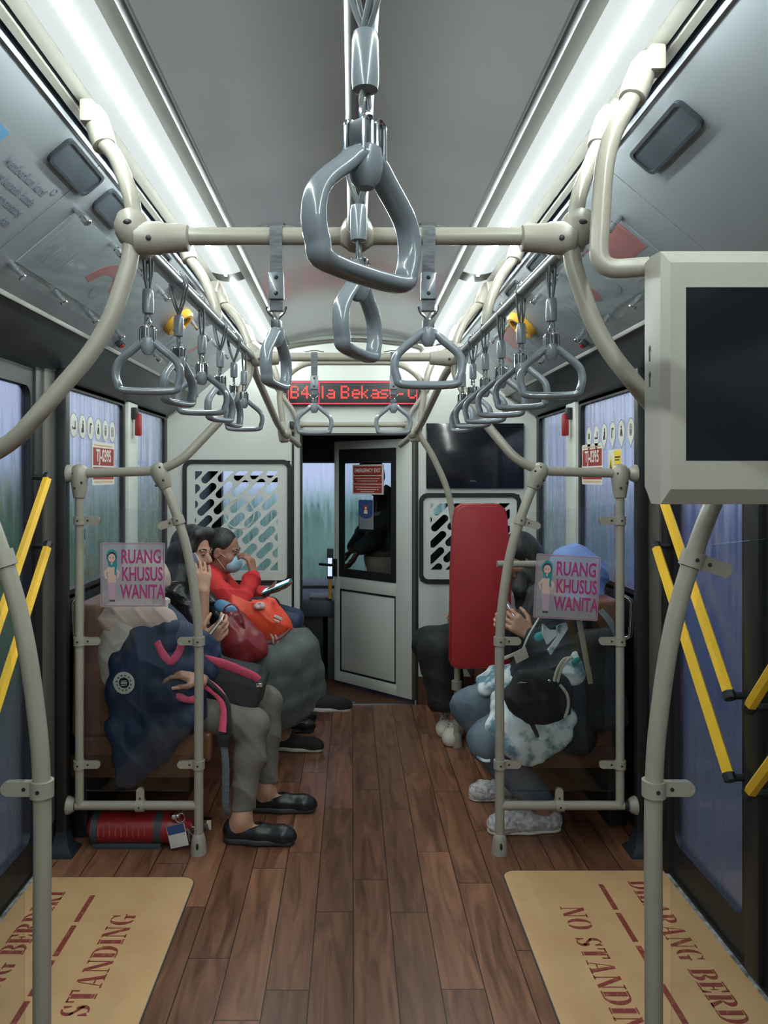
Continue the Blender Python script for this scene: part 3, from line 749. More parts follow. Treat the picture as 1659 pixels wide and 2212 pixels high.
def crossbar(y, xl, xr, z, label, r=R0):
    t = thing('crossbar', label, 'handrail', (0, y, z))
    ob('bar', MB().tube([(xl + .07, y, z), (xr - .07, y, z)], r, 18), 'rail', t)
    for s, x in ((-1, xl), (1, xr)):
        j = MB().lathe([(0.020, -0.115), (0.026, -0.112), (0.0305, -0.06), (0.033, -0.055), (0.033, -0.01), (0.02, 0.0)], (x + 0.005 * s, y, z - .004), (s, 0, 0))
        j.lathe([(0.0, -0.04), (0.02, -0.036), (0.033, -0.018), (0.036, 0.0), (0.033, 0.018), (0.02, 0.036), (0.0, 0.04)], (x + s * 0.005, y, z + 0.015), (s * .35, 0, 1))
        j.lathe([(0.026, 0), (0.029, 0.03), (0.026, 0.06), (0.02, 0.085)], (x + s * 0.003, y + 0.005, z), (0, 1, -.05))
        jo = ob('corner_joint', j, 'rail2', t)
        h = MB().ball((x + s * .006, y - .033, z + .018), (.009, .006, .006), seg=10).ball((x - s * .035, y - .031, z - .012), (.006, .004, .006), seg=10)
        ob('joint_screw', h, 'hole', jo)
    return t
cb = crossbar(YN, -0.437, 0.450, 1.905, 'beige crossbar nearest the camera under the ceiling')
j = MB().lathe([(0.0, -0.036), (0.018, -0.033), (0.031, -0.014), (0.034, 0), (0.031, 0.014), (0.018, 0.033), (0.0, 0.036)], (0.01, YN, 1.905), (1, 0, 0))
j.lathe([(0.033, 0), (0.03, 0.035), (0.021, 0.06)], (0.01, YN - 0.012, 1.905), (0, -1, 0))
ob('centre_joint', j, 'rail2', cb)
crossbar(YX, -0.398, 0.418, 1.895, 'second beige crossbar farther along the aisle')
t = thing('centre_rail', 'steel rail running along the ceiling centre towards the crossbar', 'handrail', (0.01, 0.5, 1.905))
ob('rail', MB().tube([(0.01, -1.5, 1.905), (0.01, YN - 0.06, 1.905)], 0.0185, 20), 'steel', t)

def cup(t, x, s, y, d):
    """moulded hanger cup that clips into the slot; d is the direction of the tube leaving it"""
    d = Vector(d).normalized(); top = V(x, y, 2.19)
    c = MB().lathe([(0.006, -0.05), (0.018, -0.04), (0.0255, -0.015), (0.027, 0.03), (0.025, 0.058), (0.0215, 0.06)], top, d)
    c.box((x + s * 0.02 - 0.012, y - 0.03, 2.185), (x + s * 0.02 + 0.018, y + 0.012, 2.235), 0.008)
    o = ob('hanger_cup', c, 'rail', t)
    ob('cup_screw', MB().ball(top + d * 0.02 + V(-s * 0.017, -0.019, -0.008), 0.006, seg=8), 'hole', o)
    return top + d * 0.05

def hanger(s, y0, y1, xr, zr, label):
    t = thing('rail_hanger', label, 'handrail', (s * 0.55, y0, 2.19), 'rail hangers')
    a = cup(t, s * 0.555, s, y0, (-s * 0.35, -0.25, -1))
    ob('tube', MB().tube(smooth_path([a, (s * (xr + .06), y0 * .6 + y1 * .4, zr + .165), (s * (xr + .008), y1, zr + .06), (s * xr, y1, zr)], 7), 0.0165, 16), 'rail', t)
hanger(-1, 1.68, 1.555, 0.440, 1.93, 'bent beige hanger above the left end of the near crossbar')
hanger(1, 1.68, 1.555, 0.452, 1.93, 'bent beige hanger above the right end of the near crossbar')
for s, nm in ((-1, 'left'), (1, 'right')):
    xr = 0.42
    hanger(s, 2.56, 2.42, xr + .003, 1.90, 'first bent hanger past the near crossbar on the %s rail' % nm)
    hanger(s, 3.22, 3.09, xr - .01, 1.90, 'bent hanger at the second crossbar on the %s rail' % nm)
    hanger(s, 4.12, 4.02, xr - .03, 1.90, 'last bent hanger near the front on the %s rail' % nm)
    x0, x1 = (-0.437, -0.398) if s < 0 else (0.450, 0.418)
    t = thing('side_rail', 'long steel rail along the %s side carrying the grab handles' % nm, 'handrail', (x0, 2.2, 1.90))
    ob('rail', MB().tube([(x0, YN + .05, 1.90), (x1, YX - .04, 1.893)], 0.017, 18), 'steel', t)
    # beige continuation sloping down to the cab end
    o = -0.012
    t = thing('front_rail', 'beige %s rail sloping down towards the cab doorway' % nm, 'handrail', (s * .39 + o, 3.9, 1.7))
    ob('rail', MB().tube(fillet([(x1, YX + .05, 1.885), (s * 0.405 + o * .5, 3.25, 1.865), (s * 0.365 + o, 3.92, 1.685), (s * 0.345 + o, 4.08, 1.65), (s * 0.29 + o, 4.34, 1.60)], [0, .08, .1, .05, 0], 6), 0.0165, 14), 'rail', t)
    ob('rail_joint', MB().lathe([(0.018, -.055), (0.028, -.045), (0.032, 0), (0.028, 0.04), (0.018, 0.055)], (s * 0.348 + o, 4.06, 1.655), (0.1 * s, 0, 1)).ball((s * .33 + o, 4.04, 1.645), 0.026), 'rail2', t)
    ob('end_cap', MB().ball((s * 0.29 + o, 4.34, 1.60), 0.017, seg=12), 'hole', t)
o = -0.01
t = thing('portal_rail', 'arched beige rail spanning the aisle in front of the red display', 'handrail', (0, 4.06, 1.66))
ob('arch', MB().tube(fillet([(-0.36, 4.06, 1.66), (-0.39, 4.06, 1.90), (-0.27, 4.06, 2.025), (0.26, 4.06, 2.025), (0.39, 4.06, 1.92), (0.355, 4.06, 1.66)], [0, .08, .1, .1, .08, 0]), 0.0165, 14), 'rail', t)
t = thing('door_rail', 'horizontal beige rail across the partition above the cab door', 'handrail', (0, 4.70, 1.74))
ob('bar', MB().tube([(-0.33, 4.70, 1.738), (0.345, 4.70, 1.738)], 0.0155, 14), 'rail', t)
for s in (-1, 1):
    ob('end_bracket', MB().tube(fillet([(s * 0.47 + .005, 4.66, 1.97), (s * 0.345 + .005, 4.69, 1.80), (s * 0.335 + .005, 4.70, 1.68)], [0, .08, 0]), 0.0145, 12).cyl((s * .335 + .005, 4.70, 1.715), (s * .335 + .005, 4.70, 1.76), 0.02).cyl((s * .30 + .005, 4.70, 1.738), (s * .35 + .005, 4.70, 1.738), 0.019), 'rail', t)
    ob('wall_bracket', MB().box((s * .37 - .012, 4.70, 1.715), (s * .37 + .012, YF, 1.76), 0.006), 'dark', t)
t = thing('stanchion', 'beige stanchion running from the rail joint down behind the red board', 'pole', (0.55, 4.05, 0))
ob('pole', MB().tube(smooth_path([(0.553, 4.05, 0.04), (0.555, 4.05, 0.9), (0.52, 4.05, 1.28), (0.44, 4.05, 1.50), (0.352, 4.05, 1.645)], 7), 0.0165, 16), 'rail', t)
ob('foot_cap', MB().lathe([(0.030, 0), (0.029, 0.02), (0.024, 0.06), (0.018, 0.075)], (0.553, 4.05, 0)), 'rail2', t)
ob('collar', MB().cyl((0.553, 4.05, 0.30), (0.553, 4.05, 0.345), 0.028), 'rail2', t)
t = thing('seat_rail', 'short beige horizontal rail behind the head with blue scarf', 'handrail', (0.95, 3.70, 1.0))
ob('bar', MB().tube([(0.70, 3.70, 1.0), (1.13, 3.70, 1.0)], 0.0165, 14), 'rail', t)

# ------------------------------------------------------------------ grab handles (built once at the origin, then copied)
def ring_path(w=0.068, h=0.104, top=-0.192):
    pts = [(-0.012, top), (-0.030, top - .014), (-w * .88, top - .040), (-w, top - .064), (-w * .93, top - .088), (-w * .72, top - h + .001),
           (w * .72, top - h + .001), (w * .93, top - .088), (w, top - .064), (w * .88, top - .040), (0.030, top - .014), (0.012, top)]
    return smooth_path([(x, 0, z) for x, z in pts], 5, closed=True)

def chrome_block(t, z):
    b = MB().box((-0.0135, -0.010, z - .030), (0.0135, 0.010, z), 0.003)
    ob('buckle', b, 'fascia', t)
    c = MB()
    for s in (-1, 1):
        c.tube(fillet([(s * .0145, -.0105, z - .032), (s * .0145, -.0105, z + .001), (s * .0035, -.0105, z + .003), (s * .0035, -.0105, z - .028)], .006, 4), 0.0022, 8)
        c.tube(fillet([(s * .0145, .0105, z - .032), (s * .0145, .0105, z + .001), (s * .0035, .0105, z + .003), (s * .0035, .0105, z - .028)], .006, 4), 0.0022, 8)
        c.tube([(s * .003, 0, z - .002), (s * .006, 0, z + .010), (s * .002, 0, z + .022)], 0.0024, 8)
    ob('buckle_wire', c, 'chrome', t)

def handle_ring(t, top):
    mb = MB().tube(ring_path(top=top), 0.01, 14, closed=True, flat=(0.0125, 0.0085, (0, 1, 0)))
    mb.lathe([(0.011, 0.012), (0.015, 0.008), (0.0165, -0.008), (0.013, -0.02), (0.008, -0.026)], (0, 0, top), (0, 0, 1), 16)
    ob('ring', mb, 'grey', t)

def cord_handle(group):
    t = thing('grab_handle', 'x', 'grab handle', (0, 0, 0), group)
    c = MB()
    for s in (-1, 1):
        pts = [(0, -.021, .002)] and [(s * .0035, 0, -.077), (s * .006, -.012, -.045), (s * .006, -.0215, -.004), (s * .006, -.014, .016), (s * .006, 0, .0215), (s * .006, .014, .016), (s * .006, .0215, -.004), (s * .006, .012, -.045), (s * .0035, 0, -.077)]
        c.tube(smooth_path(pts, 4), 0.0026, 8)
        c.tube([(s * .004, 0, -.128), (s * .006, 0, -.142), (s * .003, 0, -.153)], 0.0024, 8)
    ob('cord', c, 'cord', t)
    ob('sleeve', MB().lathe([(0.005, -.132), (0.0115, -.130), (0.0125, -.122), (0.0125, -.086), (0.011, -.079), (0.005, -.077)], (0, 0, 0)), 'grey', t)
    ob('rail_clip', MB().box((-.009, -.006, .0175), (.009, .006, .0255), .002).ball((0, 0, .026), .006, seg=8), 'chrome', t)
    chrome_block(t, -0.160)
    handle_ring(t, -0.192)
    return t

def belt_handle(group):
    t = thing('strap_handle', 'x', 'grab handle', (0, 0, 0), group)
    b = MB().prism([(.0, .0205), (.012, .017), (.0195, .006), (.0205, 0), (.006, -.07), (.003, -.150), (-.003, -.150), (-.006, -.07), (-.0205, 0), (-.0195, .006), (-.012, .017)], 0.025, frame((-.0125, 0, 0), (0, 1, 0), (0, 0, 1)))
    ob('belt', b, 'web', t)
    k = ob('belt_lock', MB().box((-.0155, -.0095, -.128), (.0155, .0095, -.074), .003), 'grey', t)
    ob('lock_screw', MB().ball((0, -.0098, -.085), (.0042, .002, .0042), seg=8).ball((0, -.0098, -.117), (.0042, .002, .0042), seg=8), 'hole', k)
    w = MB().tube(fillet([(-.038, 0, .020), (-.018, 0, .023), (-.014, 0, .026), (.014, 0, .026), (.018, 0, .023), (.038, 0, .020)], .004, 3), .002, 8)
    ob('bar_clip', w, 'chrome', t); w = MB()
    for s in (-1, 1):
        w.tube(fillet([(s * .019, 0, -.142), (s * .017, 0, -.153), (s * .004, 0, -.165), (s * .004, 0, -.184)], .006, 3), .0026, 8)
    w.tube([(-.017, 0, -.151), (.017, 0, -.151)], .0022, 8)
    ob('hook_wire', w, 'chrome', t)
    ob('buckle', MB().box((-.0115, -.009, -.194), (.0115, .009, -.169), .003), 'fascia', t)
    handle_ring(t, -0.196)
    return t

ordn = ['first', 'second', 'third', 'fourth', 'fifth', 'sixth', 'seventh']
c0 = cord_handle('grey grab handles hung by cords')
first = True
def put(loc, rz, label):
    global first
    if first:
        c0.location = loc; c0.rotation_euler = (0, 0, math.radians(rz)); c0['label'] = label; first = False; return c0
    return dup(c0, loc, math.radians(rz), label)
put((0.012, 0.69, 1.897), 50, 'large grey grab handle nearest the camera under the centre rail')
put((0.010, 1.13, 1.897), 68, 'smaller grey grab handle turned sideways behind the nearest one')
lx = lambda y, a, b: a + (b - a) * (y - YN) / (YX - YN)
for k, (y, r) in enumerate(((1.64, 4), (1.90, 72), (2.16, 8), (2.42, 66), (2.66, 80), (2.87, 6))):
    put((lx(y, -.437, -.398), y, 1.899 - .004 * (y - 1.5)), r, '%s grey grab handle from the near crossbar on the left rail' % ordn[k])
for k, (y, r) in enumerate(((1.72, -6), (2.0, -28), (2.24, -24), (2.48, -30), (2.70, -38), (2.92, -62))):
    put((lx(y, .450, .418), y, 1.899 - .004 * (y - 1.5)), r, '%s grey grab handle from the near crossbar on the right rail' % ordn[k])
b0 = belt_handle('grey handles on webbing belts')
b0.location = (-0.152, YN, 1.905); b0.rotation_euler = (0, 0, math.radians(0)); b0['label'] = 'belt handle on the left of the near crossbar, its ring edge-on'
for ch in b0.children:
    pass
dup(b0, (0.154, YN, 1.905), 0, 'belt handle on the right of the near crossbar, its ring facing the camera')
dup(b0, (-0.149, YX, 1.895), 0, 'small belt handle left on the second crossbar, over the red display')
dup(b0, (0.165, YX, 1.895), 0, 'small belt handle right on the second crossbar, over the red display')
for ch in b0.children:
    if ch.name.startswith(('ring', 'buckle')): ch.rotation_euler = (0, 0, math.radians(78))

# ------------------------------------------------------------------ monitor on its bracket
t = thing('monitor', 'beige cased wall monitor with dark screen, cut by the right edge of the photo', 'monitor', (0.82, 1.36, 1.373))
mb = MB(); x0, x1, z0, z1 = 0.524, 1.105, 1.373, 1.806
bm = bmesh.new()
loops = [[(x0, 1.375, z0 + .03), (x1, 1.375, z0 + .03), (x1, 1.375, z1 - .005), (x0, 1.375, z1 - .005)],
         [(x0, 1.345, z0), (x1, 1.345, z0), (x1, 1.345, z1), (x0, 1.345, z1)],
         [(x0 + .004, 1.315, z0), (x1 - .004, 1.315, z0), (x1 - .004, 1.315, z1), (x0 + .004, 1.315, z1)],
         [(x0 + .014, 1.297, z0 + .026), (x1 - .014, 1.297, z0 + .026), (x1 - .014, 1.297, z1 - .024), (x0 + .014, 1.297, z1 - .024)],
         [(x0 + .040, 1.297, z0 + .073), (x1 - .040, 1.297, z0 + .073), (x1 - .040, 1.297, z1 - .066), (x0 + .040, 1.297, z1 - .066)],
         [(x0 + .042, 1.303, z0 + .075), (x1 - .042, 1.303, z0 + .075), (x1 - .042, 1.303, z1 - .068), (x0 + .042, 1.303, z1 - .068)]]
vs = [p for l in loops for p in l]; fs = []
for i in range(len(loops) - 1):
    for k in range(4): fs.append((i * 4 + k, i * 4 + (k + 1) % 4, i * 4 + 4 + (k + 1) % 4, i * 4 + 4 + k))
fs.append((3, 2, 1, 0)); fs.append((20, 21, 22, 23))
ob('case', MB().add(vs, fs), 'tvcase', t, sharp=20)
ob('screen', MB().box((x0 + .041, 1.299, z0 + .074), (x1 - .041, 1.306, z1 - .067)), 'screen', t)
kh = MB()
for z in (1.645, 1.60): kh.ball((x0 + .0005, 1.352, z), (.002, .006, .007), seg=10).box((x0 - .001, 1.3495, z - .022), (x0 + .001, 1.3545, z))
ob('keyhole', kh, 'hole', t)
a = cup(t, 0.553, 1, 1.47, (-.40, -.22, -1))
ob('bracket_arm', MB().tube(fillet([a, (0.468, 1.42, 2.03), (0.452, 1.415, 1.80), (0.54, 1.40, 1.803)], [0, .10, .085, 0], 9), 0.0175, 18), 'rail', t)

# ------------------------------------------------------------------ pink lettered signs on the clear sheets
def wanita(x0, z1, rot, label):
    t = thing('sign', label, 'sign', (x0, 2.897, z1 - .245), 'frosted women-only signs')
    m = frame((x0, 2.8965, z1), (math.cos(rot), 0, math.sin(rot)), (-math.sin(rot), 0, math.cos(rot)))
    w = 0.243
    ob('film', MB().prism(rrect(0, -w, w, 0, .008), 0.0015, m), 'film', t)
    ob('border', MB().ringprism(rrect(.004, -w + .004, w - .004, -.004, .007), rrect(.0055, -w + .0055, w - .0055, -.0055, .006), .0006, m @ Matrix.Translation((0, 0, .0016))), 'magenta', t)
    tx = MB()
    for k, (wd, cx, xs) in enumerate((('RUANG', .153, .60), ('KHUSUS', .157, .575), ('WANITA', .158, .565))):
        tx.add(*text_mesh(wd, 0.073, .0008, .0015, xs), m @ Matrix.Translation((cx, -.055 - .066 * k, .0017)))
    ob('lettering', tx, 'magenta', t)
    q = lambda p, d=.0017: (p, .0007, m @ Matrix.Translation((0, 0, d)))
    hj = circ(.043, -.052, .021, 24, .027); scarf = [(.052, -.066), (.061, -.060), (.063, -.080), (.059, -.122), (.053, -.122), (.054, -.09)]
    ob('headscarf', MB().prism(*q(hj)).prism(*q(scarf, .0019)).prism(*q([(.026, -.062), (.06, -.062), (.056, -.088), (.042, -.094), (.03, -.086)], .0018)), 'teal', t)
    ob('fringe', MB().prism(*q(circ(.043, -.055, .0165, 20, .021), .0026)), 'printk', t)
    ob('face', MB().prism(*q(circ(.043, -.058, .0135, 20, .0165), .0034)).prism(*q([(.039, -.072), (.047, -.072), (.045, -.084), (.041, -.084)], .0034)), 'skinp', t)
    e = MB()
    for dx in (-.006, .006): e.prism(*q(circ(.043 + dx, -.057, .0018, 8, .0024), .0042))
    ob('eyes', e, 'printk', t)
    ob('shirt', MB().prism(*q([(.028, -.092), (.058, -.092), (.074, -.112), (.066, -.138), (.060, -.135), (.065, -.115), (.058, -.108), (.059, -.150), (.027, -.150), (.028, -.108), (.021, -.115), (.026, -.135), (.020, -.138), (.012, -.112)], .0014)), 'skinp', t)
    ob('skirt', MB().prism(*q([(.028, -.150), (.058, -.150), (.056, -.214), (.033, -.214)], .0016)), 'skirtp', t)
    ob('shoes', MB().prism(*q(circ(.039, -.219, .006, 12, .003))).prism(*q(circ(.050, -.219, .006, 12, .003))), 'printk', t)
wanita(-0.947, 1.172, 0.0, 'frosted RUANG KHUSUS WANITA sign on the left clear panel')
wanita(0.696, 1.132, -0.055, 'slightly tilted frosted RUANG KHUSUS WANITA sign on the right clear panel')

# ------------------------------------------------------------------ dot-matrix display
G = {'B': '11110 10001 10001 11110 10001 10001 11110', '4': '00010 00110 01010 10010 11111 00010 00010', 'd': '10 10 10 10 10 10 10', 'a': '00000 00000 01110 00001 01111 10001 01111',
     'e': '00000 00000 01110 10001 11111 10000 01110', 'k': '10000 10000 10010 10100 11000 10100 10010', 's': '00000 00000 01111 10000 01110 00001 11110', 'i': '1 0 1 1 1 1 1', '-': '000 000 000 000 111 000 000', 'C': '01110 10001 10000 10000 10000 10001 01110'}
t = thing('led_display', 'red LED route display B4 over the cab door', 'display', (0.007, YF - .03, 1.86))
ob('housing', MB().box((-0.404, YF - .06, 1.862), (0.418, YF - .002, 2.013), 0.006), 'black', t)
ob('bracket', MB().box((-0.44, YF - .03, 1.95), (-0.40, YF - .002, 1.99), .004).box((0.415, YF - .03, 1.95), (0.455, YF - .002, 1.99), .004), 'dark', t)
yl = YF - .0615
bd = MB()
for z in (1.868, 2.000): bd.box((-0.393, yl, z), (0.402, yl + .003, z + .0055))
for x in (-0.393, -0.205, 0.397): bd.box((x, yl, 1.868), (x + .005, yl + .003, 2.0055))
ob('led_border', bd, 'led', t)
px = 0.0105
for word in ((('B', -.378), ('4', -.312)), (('d', -.185), ('a', -.155)), (('B', -.068), ('e', .0), ('k', .058), ('a', .116), ('s', .172), ('i', .232)), (('-', .286),), (('C', .345),)):
    ld = MB()
    for ch, x in word:
        for r, row in enumerate(G[ch].split()):
            for c, b in enumerate(row):
                if b == '1':
                    for i in (0, 1):
                        for jj in (0, 1):
                            xx = x + (c + i * .5) * px; zz = 1.980 - (r + jj * .5) * px * 1.08
                            ld.box((xx, yl, zz - .0042), (xx + .0042, yl + .002, zz))
    ob('led_letters', ld, 'ledo', t)
t = thing('display_panel', 'wide black glass display panel above the right window grille', 'display', (0.765, YF - .02, 1.348))
ob('glass', MB().box((0.462, YF - .022, 1.348), (1.068, YF + .001, 1.752), .004), 'screen', t)
ob('label_strip', MB().box((.735, YF - .0235, 1.392), (.77, YF - .022, 1.396)), 'posterg', t)

# ------------------------------------------------------------------ window stickers, hammers
for s, side in ((-1, 'left'), (1, 'right')):
    wx = s * 1.1535
    mm = lambda y, z: frame((wx, y, z), (0, -s, 0), (0, 0, 1))
    icons = ['person with tick at fifty', 'reclining figure', 'seated figure', 'hand with product', 'kneeling figure', 'standing figure', 'two figures']
    for k in range(7):
        y = 3.085 + k * 0.102 if s < 0 else 3.735 - k * 0.112
        t = thing('icon_sticker', '%s round cream icon sticker from the %s on the %s window' % (ordn[k], 'door post' if s < 0 else 'cab end', side), 'sticker', (wx, y, 1.58), 'round icon stickers on the %s window' % side)
        m = mm(y, 1.635 if s < 0 else 1.615)
        if s < 0: disc = circ(0, 0, .046, 28, .052)
        else: disc = [(.043 * math.cos(a), .05 * math.sin(a)) for a in [math.radians(-40 + 260 * q / 20) for q in range(21)]] + [(0, -.075)]
        ob('disc', MB().prism(disc, .001, m), 'printw', t)
        ob('outline', MB().ringprism(disc, [(x * .94, z * .94) for x, z in disc], .0005, m @ Matrix.Translation((0, 0, .001))), 'posterg', t)
        ic = MB(); z3 = m @ Matrix.Translation((0, 0, .0011)) @ Matrix.Diagonal((.85, .85, 1, 1))
        if k == 0: ic.add(*text_mesh('50', .045, .0006, .0008, .8), z3)
        elif k == 1: ic.prism(circ(-.02, -.012, .006, 10), .0006, z3).prism([(-.024, -.02), (.024, -.02), (.022, -.006), (.004, -.010), (-.01, -.014)], .0006, z3).prism([(.012, -.006), (.022, -.006), (.02, .02), (.012, .02)], .0006, z3)
        elif k == 2: ic.prism(circ(.006, .024, .007, 10), .0006, z3).prism([(-.004, .014), (.014, .016), (.018, -.03), (-.018, -.03), (-.012, -.008), (-.002, -.008)], .0006, z3)
        elif k == 3: ic.prism([(-.012, .024), (.018, .026), (.018, .016), (-.002, .014), (-.004, -.03), (-.014, -.028)], .0006, z3)
        elif k == 4: ic.prism(circ(0, .022, .007, 10), .0006, z3).prism([(-.006, .012), (.006, .012), (.018, -.026), (.004, -.026), (0, -.008), (-.006, -.026), (-.018, -.022)], .0006, z3)
        elif k == 5: ic.ringprism(circ(0, 0, .018, 16, .03), circ(0, 0, .014, 16, .026), .0006, z3).prism(circ(0, .012, .005, 10), .0006, z3).prism([(-.006, .004), (.006, .004), (.005, -.02), (-.005, -.02)], .0006, z3)
        else:
            for dx in (-.012, .012): ic.prism(circ(dx, .022, .006, 10), .0006, z3).prism([(dx - .006, .014), (dx + .006, .014), (dx + .004, -.028), (dx - .004, -.028)], .0006, z3)
        ob('icon', ic, 'printk', t)
    yc = 3.57 if s < 0 else 3.69
    t = thing('fleet_sticker', 'red and white TJ-0395 sticker on the %s window' % side, 'sticker', (wx, yc, 1.385))
    m = mm(yc, 1.48)
    ob('card', MB().prism(rrect(-.16, -.098, .16, .098, .014), .001, m), 'printw', t)
    ob('red_field', MB().prism(rrect(-.147, -.008, .147, .072, .002, 1), .0005, m @ Matrix.Translation((0, 0, .001))).prism(rrect(-.147, -.072, .147, -.016, .002, 1), .0005, m @ Matrix.Translation((0, 0, .001))), 'darkred', t)
    lt = MB().add(*text_mesh('TJ-0395', .078, .0006, .0018, .86), m @ Matrix.Translation((0, .034, .0016)))
    ob('lettering', lt, 'printw', t)
    sp = MB()
    for q in range(3): sp.box((-.12, -.032 - q * .013, .0015), (-.03, -.026 - q * .013, .002), 0, m).box((.0, -.032 - q * .013, .0015), (.12, -.028 - q * .013, .002), 0, m)
    sp.box((-.13, .080, .001), (.13, .086, .0015), 0, m).box((-.13, -.086, .001), (.13, -.080, .0015), 0, m)
    ob('small_print', sp, 'mat', t)
    t = thing('emergency_hammer', 'red emergency hammer on the white post between the %s windows' % side, 'hammer', (s * 1.11, 3.93, 1.63))
    ob('holder', MB().box((s * 1.10, 3.925, 1.715), (s * 1.129, 3.975, 1.775), .006), 'black', t)
    ob('hammer_body', MB().box((s * 1.082, 3.93, 1.63), (s * 1.112, 3.97, 1.745), .008), 'red', t)
t = thing('warning_sticker', 'small yellow and white slip warning sticker on the right window', 'sticker', (1.153, 3.37, 1.44))
m = frame((1.1535, 3.37, 1.485), (0, -1, 0), (0, 0, 1))
ob('card', MB().prism(rrect(-.085, -.055, .085, .055, .004), .001, m), 'printw', t)
ob('yellow_field', MB().box((-.005, -.05, .001), (.08, .05, .0016), 0, m).prism([(-.045, .035), (-.015, -.04), (-.078, -.04)], .0006, m @ Matrix.Translation((0, 0, .001))), 'yellow2', t)
ob('slip_icon', MB().prism([(-.046, .01), (-.04, -.02), (-.024, -.032), (-.03, -.036), (-.06, -.03)], .0006, m @ Matrix.Translation((0, 0, .0018))).box((.005, .018, .0017), (.07, .024, .0022), 0, m).box((.005, .006, .0017), (.06, .011, .0022), 0, m).box((.012, -.02, .0017), (.065, -.015, .0022), 0, m), 'printk', t)

# ------------------------------------------------------------------ cove fittings: vents, posters behind acrylic, valves
def cove(s):
    a = Vector((-s * .333, 0, .28)).normalized()
    return frame((s * .965, 0, 1.925), (0, -s, 0), a)
for s, side in ((-1, 'left'), (1, 'right')):
    m = cove(s); Y = lambda y: -s * y
    vents = ((1.87, .385, .23), (2.16, .385, .20), (2.62, .385, .2), (3.05, .385, .2), (3.6, .385, .2)) if s < 0 else ((1.68, .365, .26), (2.30, .385, .2), (2.72, .385, .2), (3.12, .385, .2), (3.65, .385, .2))
    for k, (y, v, L) in enumerate(vents):
        t = thing('air_vent', '%s dark rounded air vent from the camera on the %s cove' % (ordn[k], side), 'vent', m @ V(Y(y), v, 0), 'cove air vents')
        ob('body', MB().prism(rrect(Y(y) - L / 2, v - .034, Y(y) + L / 2, v + .034, .016), .006, m), 'fascia', t)
        ob('rim', MB().ringprism(rrect(Y(y) - L / 2 - .004, v - .038, Y(y) + L / 2 + .004, v + .038, .018), rrect(Y(y) - L / 2 + .004, v - .030, Y(y) + L / 2 - .004, v + .030, .014), .009, m), 'dark', t)
    for k, (ya, yb) in enumerate(((2.0, 2.92), (3.45, 4.35))):
        if s > 0: ya += .06; yb += .06
        t = thing('poster_holder', '%s clear acrylic poster holder on the %s cove' % (('near', 'far')[k], side), 'poster', m @ V(Y((ya + yb) / 2), .08, 0), 'acrylic poster holders')
        ob('poster', MB().box((Y(ya + .03), .10, .0), (Y(yb - .03), .315, .002), 0, m), 'poster', t)
        yy = (ya + yb) / 2
        u0 = Y(yy)
        if s < 0:
            arc = [(u0 + .05 + .13 * math.cos(math.radians(a)), .16 + .12 * math.sin(math.radians(a))) for a in range(20, 171, 10)] + [(u0 + .05 + .08 * math.cos(math.radians(a)), .16 + .075 * math.sin(math.radians(a))) for a in range(170, 19, -10)]
            ob('red_art', MB().prism(arc, .0006, m @ Matrix.Translation((0, 0, .002))), 'posterr', t)
        else:
            ob('red_art', MB().box((u0 + .14, .20, .002), (u0 + .41, .30, .0026), 0, m), 'posterr', t)
            ob('red_dot', MB().prism(circ(u0 - .1, .19, .04, 20), .0006, m @ Matrix.Translation((0, 0, .002))), 'posterr', t)
        ga = MB()
        for q in range(7): ga.prism(rrect(u0 - .38 + q * .026, .14, u0 - .365 + q * .026, .20 + .03 * (q % 2), .007, 3), .0006, m @ Matrix.Translation((0, 0, .002)))
        ga.prism(circ(u0 + .06, .17, .035, 18), .0006, m @ Matrix.Translation((0, 0, .0028)))
        for q in range(4): ga.box((u0 + .2, .13 + q * .016, .002), (u0 + .2 + .08 + .03 * (q % 2), .136 + q * .016, .0026), 0, m)
        ob('grey_art', ga, 'posterg', t)
        ob('acrylic_sheet', MB().box((Y(ya), .075, .028), (Y(yb), .325, .032), 0, m), 'acryl', t)
        for q in range(4):
            for v in (.088, .312):
                u = Y(ya + .02 + (yb - ya - .04) * q / 3)
                st = MB().lathe([(.0095, 0), (.0095, .026)], m @ V(u, v, 0), m.to_3x3() @ V(0, 0, 1), 12).lathe([(.006, .026), (.006, .034), (.0115, .035), (.0115, .05), (.009, .053)], m @ V(u, v, 0), m.to_3x3() @ V(0, 0, 1), 14)
                ob('standoff', st, 'chrome', t)
    t = thing('emergency_valve', 'round yellow rimmed emergency valve on the %s cove' % side, 'valve', m @ V(Y(3.33 if s < 0 else 3.40), .27, 0))
    y = 3.33 if s < 0 else 3.40; nn = m.to_3x3() @ V(0, 0, 1)
    ob('rim', MB().lathe([(.072, 0), (.072, .022), (.064, .03), (.05, .03), (.05, .012)], m @ V(Y(y), .27, 0), nn, 28), 'amber', t)
    ob('cover', MB().lathe([(.05, 0), (.05, .016), (.03, .024), (.008, .026)], m @ V(Y(y), .27, 0), nn, 24), 'dark', t)
    ob('knob', MB().box((Y(y) - .03, .262, .022), (Y(y) + .03, .278, .045), .006, m), 'yellow', t)
    t = thing('call_button', 'small dark red boxed button below the round valve, %s cove' % side, 'button', m @ V(Y(3.02), .17, 0))
    ob('box', MB().box((Y(3.05) - .02, .035, 0), (Y(3.05) + .02, .065, .022), .004, m), 'dark', t)
    ob('button', MB().box((Y(3.05) - .012, .042, .022), (Y(3.05) + .012, .058, .028), .002, m), 'red', t)
m = cove(-1)
t = thing('priority_poster', 'priority seat poster with blue picture at the upper left edge', 'poster', m @ V(1.5, .2, 0))
ob('paper', MB().box((1.02, .06, 0), (1.915, .335, .0012), 0, m), 'poster', t)
ob('blue_picture', MB().box((1.04, .20, .0012), (1.60, .33, .0018), 0, m), 'posterb', t)
